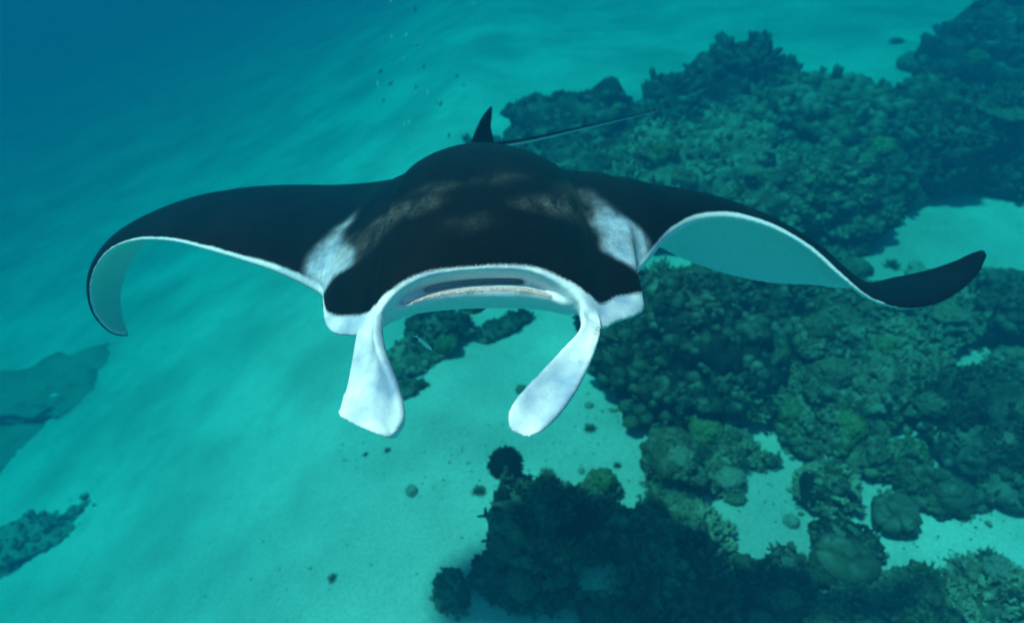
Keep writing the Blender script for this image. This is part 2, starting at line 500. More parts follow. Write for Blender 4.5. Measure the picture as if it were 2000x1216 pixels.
def build_manta():
    body, battr, bnrm = body_rings()
    nu, nr, _ = body.shape
    dors = body[:, :ND].reshape(-1, 3)
    O = at(930, 524, 1.62); fb = O - at(938, 287, 3.34); fb /= np.linalg.norm(fb)
    rb = RIGHT - fb * (RIGHT @ fb); rb /= np.linalg.norm(rb)
    plan = lambda P: np.stack([(P - O) @ rb, (P - O) @ fb], -1)
    pd = pix(dors)
    def laid(poly):                                  # outline on the skin, in the animal's own plan
        out = []
        for q in poly:
            k = np.argsort(((pd - np.array(q)) ** 2).sum(1))[:12]
            dd = np.linalg.norm(dors[k] - CAM, axis=1)
            out.append(plan(dors[k[np.argsort(dd)[:4]]]).mean(0))
        return np.array(out)
    u = battr[..., 0].ravel(); v = battr[..., 1].ravel(); s = battr[..., 2].ravel()
    seg = np.linalg.norm(np.diff(body, axis=1), axis=2)          # arc length back from the leading edge
    arc = np.zeros((nu, nr)); arc[:, :ND - 1] = np.cumsum(seg[:, :ND - 1][:, ::-1], 1)[:, ::-1]
    arc = arc.ravel(); N3 = np.repeat(bnrm[:, None], nr, 1).reshape(-1, 3)
    pieces = [(body, np.column_stack([u, arc, s, v, N3]))]
    for A, B, bl in ((LOBE_L_IN, LOBE_L_OUT, -0.022), (LOBE_R_OUT, LOBE_R_IN, -0.014)):
        r, a = sheet(A, B, 0.026, 0.013, bulge=bl)
        pieces.append((r, np.tile((0, 0.5, 4, 0, 0, 0, 1), (r.shape[0] * r.shape[1], 1))))
    r, a = dorsal_fin(); pieces.append((r, np.tile((0, 0.5, 5, 0, 0, 0, 1), (r.shape[0] * r.shape[1], 1))))
    V = []; F = []; AT = []; off = 0
    for r, a in pieces:
        k, m = r.shape[:2]
        V.append(r.reshape(-1, 3)); F += grid_faces(k, m, True, off).tolist()
        F.append([off + j for j in range(m)]); F.append([off + (k - 1) * m + j for j in range(m)][::-1])
        AT.append(a); off += k * m
    V = np.vstack(V); AT = np.vstack(AT)
    raw = mesh_of('manta_raw', V, F)
    bm = bmesh.new(); bm.from_mesh(raw); bmesh.ops.recalc_face_normals(bm, faces=bm.faces); bm.to_mesh(raw); bm.free()
    tmp = link('manta_raw', raw)
    md = tmp.modifiers.new('r', 'REMESH'); md.mode = 'VOXEL'; md.voxel_size = 0.006; md.adaptivity = 0.0
    sm = tmp.modifiers.new('s', 'SMOOTH'); sm.factor = 0.5; sm.iterations = 12
    dg = bpy.context.evaluated_depsgraph_get()
    ev = bpy.data.meshes.new_from_object(tmp.evaluated_get(dg))
    n = len(ev.vertices); co = np.empty(n * 3, np.float32); ev.vertices.foreach_get('co', co); co = co.reshape(-1, 3)
    vn = np.empty(n * 3, np.float32); ev.vertices.foreach_get('normal', vn); vn = vn.reshape(-1, 3)
    lp = np.empty(len(ev.loops), np.int32); ev.loops.foreach_get('vertex_index', lp)
    fc = lp.reshape(-1, 4)
    bpy.data.objects.remove(tmp); bpy.data.meshes.remove(raw); bpy.data.meshes.remove(ev)
    # what each skin point is: nearest points of the sections it was grown from
    kd = kdtree.KDTree(len(V))
    for i, q in enumerate(V): kd.insert(q, i)
    kd.balance()
    idx = np.empty((n, 3), np.int64); wt = np.empty((n, 3))
    for i in range(n):
        for j, h in enumerate(kd.find_n(co[i], 3)):
            idx[i, j] = h[1]; wt[i, j] = 1.0 / (h[2] + 0.003)
    wt /= wt.sum(1)[:, None]
    near = AT[idx[:, 0]]
    wt = wt * (AT[idx, 2] == near[:, 2:3]); wt /= wt.sum(1)[:, None]
    u = (AT[idx, 0] * wt).sum(1); v = (AT[idx, 1] * wt).sum(1); s = near[:, 2]; v0 = (AT[idx, 3] * wt).sum(1)
    P2 = plan(co)
    # 0 and up = white skin, below 0 = black skin, in metres from the edge of the marking
    up = (vn * near[:, 4:7]).sum(1)
    wing = (s == 1) | (s == 3)
    thr = np.interp(u, [0, 4, 6.5, 40.5, 43, 47], [0, 0, .12, .12, -.8, -.8])
    d = wing & ((up > thr) | ((s == 1) & (up > -0.3) & (v < 0.10) & (u > 12) & (u < 34)))
    field = np.where(s == 5, -0.2, np.where(d, -0.12, 0.2))
    v = np.where(s == 3, np.where((u > 12) & (u < 34), 0.0, 0.3), v)
    rim = np.interp(u, [0, 4, 6, 9, 11, 12.5, 13.5, 15, 17, 18, 20, 23, 26, 28, 30, 32, 33.5, 35, 38, 41, 43, 45, 47],
                       [-.03, -.02, .006, .012, .022, .030, .028, .06, .075, .07, .020, .003, .020, .07, .09, .06, .03, .032, .022, .012, -.01, -.02, -.03])
    field = np.where(d, np.maximum(field, rim - v), field)
    patch = np.zeros(n)
    for poly in (PATCH_L, PATCH_R):
        pl = laid(poly); q = -poly_sdf(P2, pl)
        fade = smooth(pl[:, 1].min() - 0.05, pl[:, 1].max() - 0.12, P2[:, 1])          # fades out towards the tail
        patch = np.where(d, np.maximum(patch, smooth(-0.03 - 0.02 * (1 - fade), 0.03 + 0.03 * (1 - fade), q) * (0.22 + 0.78 * fade)), patch)
    pale = np.zeros(n)
    for poly, amt in SUN_DAPPLES:
        q = -poly_sdf(P2, laid(poly))
        pale = np.where(d, np.maximum(pale, amt * smooth(-0.07, 0.03, q)), pale)
    for poly in (HEAD_L, HEAD_R):                    # black cap of the head cuts into the white
        q = np.maximum(poly_sdf(P2, laid(poly)), 0.8 * rim - v)
        patch = np.where(d & (u > 11.5) & (u < 34.5), patch * (1 - smooth(0.004, -0.010, q)), patch)
        field = np.where(d & (u > 11.5) & (u < 34.5) & (q < 0), np.minimum(field, q), field)
    for px, py, dd, rr in ((1164,650,1.52,.003),(1166,642,1.54,.002),(1158,676,1.50,.001),(1132,704,1.47,.003),(1138,694,1.48,.001),(1158,630,1.56,.000)):
        dist = np.linalg.norm(co - at(px, py, dd), axis=1)
        field = np.where(dist < 0.05, np.minimum(field, (np.abs(((co - at(px, py, dd)) @ np.array((RIGHT, UP)).T) * np.array((1.0, 0.7))).max(1) - rr)), field)
    ed = np.vstack([fc[:, [0, 1]], fc[:, [1, 2]], fc[:, [2, 3]], fc[:, [3, 0]]])
    cnt = np.bincount(ed[:, 0], minlength=n) + np.bincount(ed[:, 1], minlength=n)
    def relax(a, it):
        for _ in range(it):
            b = np.bincount(ed[:, 0], a[ed[:, 1]], n) + np.bincount(ed[:, 1], a[ed[:, 0]], n)
            a = 0.4 * a + 0.6 * b / np.maximum(cnt, 1)
        return a
    field = relax(np.clip(field, -0.05, 0.05), 6); patch = relax(patch, 16); pale = relax(pale, 4)
    mott = relax(np.where((s == 4) | (d & (u > 10) & (u < 36)), 1.0, 0.0), 6)
    # ease the step where the head meets the wing roots
    arc_v = (AT[idx, 1] * wt).sum(1)
    ease = np.where(s == 1, 1.0, 0.0) * smooth(0.02, 0.10, arc_v) * (1 - smooth(0.75, 1.0, arc_v))
    ease = ease * (smooth(31, 33, u) * (1 - smooth(36, 38, u)) + 0.7 * smooth(9, 11, u) * (1 - smooth(13.5, 15, u)))
    ease = relax(ease, 6)[:, None]
    for _ in range(5):
        co = co * (1 - ease) + ease * np.stack([relax(co[:, j].astype(float), 16) for j in range(3)], -1)
    f1 = field; p1 = pale
    t1 = np.where((s == 2) & (np.abs(v0 - 5.0 / 7) < 0.22 / 7) & (np.abs(u - 23.0) < 2.9), 1.0, 0.0)
    # tail whip joins the same mesh
    tp = catmull([at(945,287,3.26), at(975,283,3.36), at(1040,272,3.55), at(1120,254,3.80), at(1200,236,4.05), at(1280,217,4.30)], 12)
    tr = np.interp(np.linspace(0, 1, len(tp)), [0, .1, .3, 1], [.030, .020, .0145, .0060])
    tr_, ta_ = tube(tp, tr, 10, 6)
    k, m = tr_.shape[:2]
    tf = grid_faces(k, m, True, n)
    co = np.vstack([co, tr_.reshape(-1, 3)]); fc = np.vstack([fc, tf])
    f1 = np.concatenate([f1, np.where(ta_[..., 1].ravel() < 0.45, 0.05, -0.1)])
    mo = np.concatenate([mott, np.zeros(k * m)])
    pt = np.concatenate([patch, np.zeros(k * m)])
    p1 = np.concatenate([p1, np.zeros(k * m)]); t1 = np.concatenate([t1, np.zeros(k * m)])
    root = empty('manta_ray', tuple(at(935, 420, 2.4)))
    tag(root, 'large black and white manta ray swimming towards the viewer', 'manta ray')
    base = np.array(root.location)
    me = mesh_of('body', co - base, fc, mat_manta())
    for nm, arr in (('white', f1), ('pale', p1), ('tooth', t1), ('patch', pt), ('mottle', mo)):
        at_ = me.attributes.new(nm, 'FLOAT', 'POINT'); at_.data.foreach_set('value', arr.astype(np.float32))
    link('body', me, root)
    ev_, ef_ = ico(3)
    eye = mesh_of('eye', ev_ * np.array((0.014, 0.022, 0.022)), ef_, Nodes('eye_dark').set((0.004, 0.004, 0.004), 0.2, 0.5))
    for q in ((637, 598, 1.85), (1243, 586, 1.84)):
        k_ = int(np.argmin(((co[:n] - at(*q)) ** 2).sum(1)))
        e = link('eye', eye, root); e.location = co[k_] - vn[k_] * 0.006 - base
    return root

def mat_manta():
    k = Nodes('manta_skin'); c = k.coord()
    attr = lambda n: k.n('ShaderNodeAttribute', attribute_name=n).outputs['Fac']
    aw, ap, at_, ac = attr('white'), attr('pale'), attr('tooth'), attr('patch')
    st = k.n('ShaderNodeMapping'); st.inputs['Scale'].default_value = (2.4, 0.8, 2.4); st.inputs['Rotation'].default_value = (0, 0, 0.5); k.l(c, st.inputs['Vector'])
    n1 = k.noise(c, 9, 4, 0.6); n2 = k.noise(c, 75, 3, 0.7); n3 = k.noise(st.outputs['Vector'], 2.2, 4, 0.6); n4 = k.noise(c, 160, 2, 0.6)
    n5 = k.noise(st.outputs['Vector'], 7, 5, 0.65); n6 = k.noise(c, 6.0, 3, 0.5)
    f = k.math('ADD', aw, k.math('MULTIPLY', k.math('SUBTRACT', n1, 0.5), 0.014))
    f = k.math('ADD', f, k.math('MULTIPLY', k.math('SUBTRACT', n4, 0.5), k.math('ADD', 0.010, k.math('MULTIPLY', attr('mottle'), 0.006))))
    w = k.n('ShaderNodeMapRange'); w.inputs['From Min'].default_value = -0.010; w.inputs['From Max'].default_value = 0.010
    w.interpolation_type = 'SMOOTHSTEP'
    k.l(f, w.inputs['Value']); w = w.outputs['Result']
    dark = k.ramp(n3, [(0.38, (0.0015, 0.002, 0.0022)), (0.64, (0.0035, 0.004, 0.004)), (0.80, (0.02, 0.019, 0.015))])
    pl = k.math('MULTIPLY', ap, k.ramp(n5, [(0.36, (0.05, 0.05, 0.05)), (0.64, (1, 1, 1))]))
    pl = k.math('MULTIPLY', pl, k.ramp(n2, [(0.30, (0.25, 0.25, 0.25)), (0.62, (1, 1, 1))]))
    dark = k.mix(1.0, dark, k.ramp(n4, [(0.30, (0.6, 0.6, 0.6)), (0.62, (1.5, 1.5, 1.5))]), 'MULTIPLY')
    dark = k.mix(k.math('MULTIPLY', pl, 0.9), dark, (0.14, 0.135, 0.115))
    # shoulder patches: washed grey blue, streaked, brighter in front
    rg = k.n('ShaderNodeMapRange'); rg.interpolation_type = 'SMOOTHSTEP'; rg.inputs['From Min'].default_value = 0.08; rg.inputs['From Max'].default_value = 1.05
    k.l(k.math('ADD', ac, k.math('MULTIPLY', k.math('SUBTRACT', n5, 0.5), k.math('MULTIPLY', ac, 1.5))), rg.inputs['Value'])
    pc = k.math('MULTIPLY', rg.outputs['Result'], k.ramp(n5, [(0.25, (0.60, 0.60, 0.60)), (0.60, (1, 1, 1))]))
    pc = k.math('MULTIPLY', pc, k.ramp(n2, [(0.25, (0.75, 0.75, 0.75)), (0.55, (1, 1, 1))]), None, True)
    dark = k.mix(pc, dark, k.ramp(n1, [(0.32, (0.22, 0.30, 0.40)), (0.66, (0.52, 0.57, 0.62))]))
    light = k.ramp(n6, [(0.37, (0.25, 0.33, 0.44)), (0.50, (0.50, 0.54, 0.58)), (0.60, (0.80, 0.80, 0.78))])
    light = k.mix(attr('mottle'), (0.72, 0.73, 0.73), light)
    light = k.mix(1.0, light, k.ramp(n2, [(0.28, (0.82, 0.84, 0.88)), (0.5, (1, 1, 1))]), 'MULTIPLY')
    col = k.mix(w, dark, light)
    col = k.mix(k.math('MULTIPLY', at_, k.ramp(n4, [(0.3, (0.5, 0.5, 0.5)), (0.6, (1, 1, 1))])), col, (0.42, 0.27, 0.25))
    k.bump(k.math('ADD', n2, k.math('MULTIPLY', n5, 0.6)), 0.22, 0.004)
    return k.set(col, 0.42, 0.05)

# ------------------------------------------------------------------ coral and reef materials
def mat_reef(name, dark, mid, light, scale=3.0, seed=0.0, dust=0.55):
    k = Nodes(name)
    mp = k.n('ShaderNodeMapping'); mp.inputs['Location'].default_value = (seed, seed * 0.7, -seed)
    k.l(k.coord(), mp.inputs['Vector']); c = mp.outputs['Vector']
    big = k.noise(c, scale, 5, 0.62); fine = k.noise(c, scale * 9, 4, 0.65); grain = k.noise(c, scale * 30, 2, 0.6)
    f = k.math('ADD', k.math('MULTIPLY', big, 0.62), k.math('MULTIPLY', fine, 0.38))
    rnd = k.n('ShaderNodeObjectInfo').outputs['Random']
    f = k.math('ADD', f, k.math('MULTIPLY', k.math('SUBTRACT', rnd, 0.5), 0.12))
    col = k.ramp(f, [(0.36, dark), (0.50, mid), (0.66, light)])
    hue = k.ramp(k.noise(c, scale * 1.7, 3), [(0.35, (1.0, 0.92, 0.80)), (0.5, (1, 1, 1)), (0.66, (0.86, 1.0, 0.84))])
    col = k.mix(1.0, col, hue, 'MULTIPLY')
    # sediment settled on faces that look up
    sp = k.n('ShaderNodeSeparateXYZ'); k.l(k.n('ShaderNodeNewGeometry').outputs['Normal'], sp.inputs[0])
    up = k.n('ShaderNodeMapRange'); up.inputs['From Min'].default_value = 0.55; up.inputs['From Max'].default_value = 0.95
    k.l(sp.outputs['Z'], up.inputs['Value'])
    du = k.math('MULTIPLY', up.outputs['Result'], k.ramp(k.noise(c, scale * 0.6, 4, 0.6), [(0.46, (0, 0, 0)), (0.66, (1, 1, 1))]))
    col = k.mix(k.math('MULTIPLY', du, dust), col, (0.34, 0.32, 0.24))
    k.bump(k.math('ADD', fine, k.math('MULTIPLY', grain, 0.5)), 0.7, 0.03)
    return k.set(col, 0.9, 0.05)

# ------------------------------------------------------------------ coral shapes (unit size, standing on z = 0)
def ico(sub):
    bm = bmesh.new(); bmesh.ops.create_icosphere(bm, subdivisions=sub, radius=1.0)
    bm.verts.ensure_lookup_table()
    V = np.array([v.co[:] for v in bm.verts]); F = np.array([[v.index for v in f.verts] for f in bm.faces])
    bm.free(); return V, F
ICO = {k: ico(k) for k in (1, 2, 3, 4, 5, 6)}

def cones(base, tip, r0, r1, seg=5, rng=None):
    """many tapered branch stubs with rounded tips as one vertex and face list"""
    V = []; F = []
    base = np.asarray(base); tip = np.asarray(tip)
    ax = tip - base; L = np.linalg.norm(ax, axis=1)[:, None]; ax = ax / L
    ref = np.where(np.abs(ax[:, 2:3]) < 0.9, np.array([[0, 0, 1.0]]), np.array([[1.0, 0, 0]]))
    a = np.cross(ax, ref); a /= np.linalg.norm(a, axis=1)[:, None]; b = np.cross(ax, a)
    ang = np.linspace(0, 2 * np.pi, seg, endpoint=False)
    n = len(base); k = 2 * seg + 1
    P = np.zeros((n, k, 3))
    circ = np.cos(ang)[None, :, None] * a[:, None, :] + np.sin(ang)[None, :, None] * b[:, None, :]
    P[:, :seg] = base[:, None] + circ * np.asarray(r0).reshape(-1, 1, 1)
    P[:, seg:2 * seg] = (base + ax * L * 0.82)[:, None] + circ * np.asarray(r1).reshape(-1, 1, 1)
    P[:, 2 * seg] = tip
    j = np.arange(seg); j2 = (j + 1) % seg
    f1 = np.stack([j, j2, seg + j2], -1); f2 = np.stack([j, seg + j2, seg + j], -1); f3 = np.stack([seg + j, seg + j2, j * 0 + 2 * seg], -1)
    f = np.vstack([f1, f2, f3])
    F = (f[None] + (np.arange(n) * k)[:, None, None]).reshape(-1, 3)
    return P.reshape(-1, 3), F

def join(parts):
    V = []; F = []; o = 0
    for v, f in parts:
        V.append(v); F.append(f + o); o += len(v)
    return np.vstack(V), np.vstack(F)

def bush(seed, n=80):
    rng = np.random.default_rng(seed)
    i = np.arange(n) + 0.5
    z = 1 - i / n * 0.95; th = i * 2.39996 + rng.normal(0, 0.3, n)
    r = np.sqrt(1 - z * z)
    d = np.stack([r * np.cos(th), r * np.sin(th), z * 0.75 + 0.12], -1) + rng.normal(0, 0.08, (n, 3))
    L = rng.uniform(0.75, 1.08, n)[:, None]
    tip = d * L; base = d * 0.25 * np.array((1, 1, 0.4))
    parts = [cones(base, tip, np.full(n, 0.055), np.full(n, 0.042))]
    m = n * 2; k = rng.integers(0, n, m)
    b2 = base[k] + (tip[k] - base[k]) * rng.uniform(0.45, 0.85, (m, 1))
    t2 = b2 + (d[k] * 0.6 + rng.normal(0, 0.55, (m, 3))) * 0.28; t2[:, 2] = np.maximum(t2[:, 2], 0.03)
    parts.append(cones(b2, t2, np.full(m, 0.042), np.full(m, 0.03), 4))
    return join(parts)

def knobs(seed, sub=4, freq=2.6, amp=0.30, flat=0.75):
    V, F = ICO[sub]; V = V.copy()
    w = worley(V * freq + seed * 3.1, seed)
    w2 = worley(V * freq * 2.6 + seed, seed + 3)
    r = 1 + 0.18 * fbm(V * 1.3 + seed, 3, seed) + amp * (0.55 - w) + amp * 0.4 * (0.5 - w2)
    V *= r[:, None]; V[:, 2] = V[:, 2] * flat + 0.25
    V[:, 2] = np.where(V[:, 2] < 0, V[:, 2] * 0.3, V[:, 2])
    return V, F

def boulder(seed, sub=5):
    V, F = ICO[sub]; V = V.copy()
    c = np.abs(vnoise(V * 1.25 + seed * 1.7, seed)); c2 = np.abs(vnoise(V * 1.6 - seed * 2.3, seed + 4))
    r = 1 - 0.24 * np.exp(-(c / 0.07) ** 2) - 0.14 * np.exp(-(c2 / 0.06) ** 2) + 0.20 * vnoise(V * 1.4 + seed, seed + 8) + 0.012 * vnoise(V * 14, seed)
    V *= r[:, None]; V[:, 2] = V[:, 2] * 0.75 + 0.3
    V[:, 2] = np.where(V[:, 2] < 0, V[:, 2] * 0.3, V[:, 2])
    return V, F

def table(seed, n=260):
    rng = np.random.default_rng(seed)
    nr, na = 8, 36
    ang = np.linspace(0, 2 * np.pi, na, endpoint=False)
    rad = np.linspace(0.02, 1, nr)
    edge = 1 + 0.10 * np.sin(ang * 3 + seed) + 0.05 * np.sin(ang * 7 + seed * 2)
    top = np.stack([np.outer(rad, np.cos(ang) * edge), np.outer(rad, np.sin(ang) * edge), (0.62 + 0.10 * rad ** 2)[:, None] + 0 * ang], -1)
    bot = top.copy(); bot[..., 2] = np.minimum(bot[..., 2] - 0.07, 0.62 - 0.30 * (1 - rad[:, None]) ** 1.2)
    g = np.vstack([top, bot[::-1]]); g = g.reshape(-1, 3)
    q = grid_faces(2 * nr, na, True)
    f = np.vstack([q[:, [0, 1, 2]], q[:, [0, 2, 3]]])
    parts = [(g, f), cones(np.array([(0, 0, -0.15)]), np.array([(0, 0, 0.66)]), [0.24], [0.30], 9)]
    rr = np.sqrt(rng.uniform(0, 1, n)); aa = rng.uniform(0, 2 * np.pi, n)
    e = 1 + 0.10 * np.sin(aa * 3 + seed) + 0.05 * np.sin(aa * 7 + seed * 2)
    b = np.stack([rr * e * np.cos(aa), rr * e * np.sin(aa), 0.60 + 0.10 * rr ** 2], -1)
    t = b + np.stack([np.cos(aa) * rr ** 3 * 0.10, np.sin(aa) * rr ** 3 * 0.10, 0.12 - 0.05 * rr ** 3], -1) + rng.normal(0, 0.02, (n, 3))
    parts.append(cones(b, t, np.full(n, 0.035), np.full(n, 0.022), 4))
    return join(parts)

def plates(seed, n=9):
    rng = np.random.default_rng(seed); parts = []
    for k in range(n):
        a0 = rng.uniform(0, 2 * np.pi); r = rng.uniform(0.45, 0.75); h = rng.uniform(0.15, 0.75)
        nu, nv = 5, 9
        rad = np.linspace(0.15, 1, nu); ang = np.linspace(-1.1, 1.1, nv)
        wav = 1 + 0.12 * np.sin(ang * 5 + k)
        x = np.outer(rad, np.cos(ang) * wav) * r + 0.1; y = np.outer(rad, np.sin(ang) * wav) * r
        z = h + 0.25 * np.outer(rad ** 2, 1 + 0.4 * np.sin(ang * 4 + k)) * 0.6 - 0.1
        P = np.stack([x * np.cos(a0) - y * np.sin(a0), x * np.sin(a0) + y * np.cos(a0), z], -1)
        top = P.reshape(-1, 3); bot = top - np.array((0, 0, 0.05))
        q = grid_faces(nu, nv); f = np.vstack([q[:, [0, 1, 2]], q[:, [0, 2, 3]]])
        ring = list(range(nv)) + [i * nv + nv - 1 for i in range(1, nu)] + [(nu - 1) * nv + j for j in range(nv - 2, -1, -1)] + [i * nv for i in range(nu - 2, 0, -1)]
        m = nu * nv; rim = []
        for i in range(len(ring)):
            a, b = ring[i], ring[(i + 1) % len(ring)]; rim += [(a, b, b + m), (a, b + m, a + m)]
        parts.append((np.vstack([top, bot]), np.vstack([f, f[:, ::-1] + m, np.array(rim)])))
    parts.append(knobs(seed + 50, 2, 2.0, 0.2, 0.5))
    return join(parts)

def dome(seed, n=420):
    """tight head of short branches, the round coral on the pillar"""
    rng = np.random.default_rng(seed)
    i = np.arange(n) + 0.5; z = 1 - i / n * 1.25; th = i * 2.39996; r = np.sqrt(1 - z * z)
    d = np.stack([r * np.cos(th), r * np.sin(th), z], -1)
    S = np.array((1, 1, 0.72)); lift = np.array((0, 0, 0.55))
    b = d * 0.74 * S + lift; t = d * rng.uniform(0.92, 1.12, (n, 1)) * S + lift + rng.normal(0, 0.03, (n, 3))
    v, f = ICO[3]
    return join([(v * 0.78 * S + lift, f), cones(b, t, np.full(n, 0.048), np.full(n, 0.030), 5), cones(np.array([(0, 0, -0.3)]), np.array([(0, 0, 0.5)]), [0.45], [0.5], 9)])

# ------------------------------------------------------------------ reef outcrops
RNG = random.Random(7)
COVER_V, COVER_F = None, None

def rock_mesh(name, rx, ry, h, seed, sub, mat, overhang=0.25):
    V, F = ICO[sub]; D = V.copy()
    S = max(rx, ry)
    P = D * np.array((rx, ry, max(h, 0.35 * S)))
    low = fbm(P * (1.1 / S) * 1.6 + seed * 5.3, 3, seed)
    med = fbm(P * 2.4 + seed * 1.9, 3, seed + 21)
    r = 1 + 0.30 * low + 0.16 * med * min(1.0, 0.6 / S + 0.4)
    # bulging upper body over an undercut base
    r *= 1 + overhang * smooth(-0.3, 0.5, D[:, 2]) * (1 - np.abs(D[:, 2])) - 0.10
    Q = D * r[:, None] * np.array((rx, ry, h))
    # ledges, then knobs of coral growth in metres
    q = Q[:, 2] + 0.06 * vnoise(Q * 1.7, seed + 2)
    Q[:, :2] *= (1 + 0.05 * np.sin(q * 2 * np.pi / 0.33))[:, None]
    kn = 0.10 * (0.5 - worley(Q * 4.2 + seed, seed + 1)) + 0.055 * (0.5 - worley(Q * 9.5 + seed, seed + 6)) + 0.02 * vnoise(Q * 26.0, seed + 3)
    kn = kn * min(1.0, 0.5 + 0.6 * S)
    Q += D * kn[:, None]
    Q[:, 2] = np.where(Q[:, 2] < -0.12, -0.12 + (Q[:, 2] + 0.12) * 0.25, Q[:, 2])
    return mesh_of(name, Q, F, mat), Q, F

def cover_mesh(Q, F, n, size, seed, mat):
    """small knobs and stubs of coral grown all over a rock, as one mesh"""
    rng = np.random.default_rng(seed)
    T = Q[F]; nn = np.cross(T[:, 1] - T[:, 0], T[:, 2] - T[:, 0]); ar = np.linalg.norm(nn, axis=1); nn /= ar[:, None] + 1e-12
    w = ar * np.clip(nn[:, 2] + 0.25, 0, None) * (0.25 + (fbm(T.mean(1) * 2.2 + seed, 2, seed) > -0.05))
    pick = rng.choice(len(F), n, p=w / w.sum())
    C = T[pick].mean(1); N = nn[pick]
    v0, f0 = ICO[1]
    s = size * rng.uniform(0.45, 1.5, n) ** 1.3
    kind = rng.uniform(0, 1, n) < (0.25, 0.6, 0.88)[seed % 3]; size = size * (0.75, 1.0, 1.35)[(seed // 3) % 3]; s = s * (0.75, 1.0, 1.35)[(seed // 3) % 3]
    a = C[kind]; sa = s[kind]
    vv = v0[None] * (sa[:, None] * rng.uniform(0.75, 1.25, (len(a), len(v0))))[:, :, None] * np.array((1, 1, 0.75)) + a[:, None] 
    ff = f0[None] + (np.arange(len(a)) * len(v0))[:, None, None]
    parts = [(vv.reshape(-1, 3), ff.reshape(-1, 3))]
    b = np.repeat(C[~kind], 3, 0); nb = np.repeat(N[~kind], 3, 0); sb = np.repeat(s[~kind], 3)
    dirn = nb * 0.6 + np.array((0, 0, 0.5)) + rng.normal(0, 0.5, b.shape)
    dirn /= np.linalg.norm(dirn, axis=1)[:, None]
    parts.append(cones(b, b + dirn * (sb * 1.9)[:, None], sb * 0.42, sb * 0.30, 4))
    V, F2 = join(parts)
    return mesh_of('coral_cover', V, F2, mat)

OUTCROPS = []
def outcrop(px, py, rx, ry, h, label, seed, mats, rot=0.0, sub=5, cover=500, csize=0.05, n_coral=0, where=None, sink=0.0, name='reef_outcrop', cat='reef outcrop', group=None, overhang=0.25):
    k_ = {NEAR: 0.84, MIDR: 0.88}.get(group, 1.0); rx, ry = rx * k_, ry * k_
    p = at_floor(px, py)
    root = empty(name, (p[0], p[1], p[2] - sink))
    root.rotation_euler = (0, 0, rot)
    tag(root, label, cat, group)
    me, Q, F = rock_mesh('rock', rx, ry, h, seed, sub, mats[0], overhang)
    link('rock', me, root)
    if cover:
        c = link('coral_cover', cover_mesh(Q, F, cover, csize, seed + 3, mats[1]), root); tag(c, kind='stuff')
    OUTCROPS.append(dict(rx=rx, ry=ry, group=group, root=root, Q=Q, F=F, rot=rot, n=n_coral, where=where, seed=seed))
    return root
# ------------------------------------------------------------------ the reef as it lies in the photograph
ROCKS = [mat_reef('reef_rock_dark', (0.016, 0.018, 0.012), (0.065, 0.063, 0.042), (0.19, 0.18, 0.12), 2.2, 1.0),
         mat_reef('reef_rock_tan', (0.028, 0.028, 0.018), (0.13, 0.12, 0.078), (0.33, 0.30, 0.21), 2.6, 4.0),
         mat_reef('reef_rock_olive', (0.018, 0.021, 0.013), (0.09, 0.09, 0.055), (0.26, 0.245, 0.15), 3.0, 9.0)]
COVERS = [mat_reef('coral_cover_brown', (0.03, 0.03, 0.018), (0.12, 0.11, 0.066), (0.30, 0.27, 0.17), 5.0, 2.0),
          mat_reef('coral_cover_tan', (0.05, 0.047, 0.03), (0.20, 0.18, 0.115), (0.45, 0.41, 0.28), 5.0, 6.0),
          mat_reef('coral_cover_dark', (0.014, 0.015, 0.010), (0.055, 0.055, 0.036), (0.16, 0.15, 0.095), 5.0, 8.0)]
C_BROWN = mat_reef('coral_brown', (0.04, 0.038, 0.022), (0.12, 0.11, 0.06), (0.28, 0.25, 0.15), 6.0, 3.0)
C_TAN = mat_reef('coral_tan', (0.09, 0.085, 0.05), (0.20, 0.18, 0.11), (0.36, 0.33, 0.22), 6.0, 5.0)
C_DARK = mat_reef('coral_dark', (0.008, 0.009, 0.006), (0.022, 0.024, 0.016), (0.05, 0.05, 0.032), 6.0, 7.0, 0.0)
C_GREEN = mat_reef('coral_green', (0.05, 0.065, 0.02), (0.13, 0.16, 0.05), (0.28, 0.31, 0.12), 6.0, 11.0)
C_PALE = mat_reef('coral_pale', (0.16, 0.15, 0.11), (0.34, 0.32, 0.25), (0.55, 0.52, 0.44), 6.0, 19.0)
C_SMOOTH = mat_reef('coral_smooth', (0.085, 0.078, 0.05), (0.12, 0.11, 0.072), (0.16, 0.145, 0.10), 2.0, 13.0)

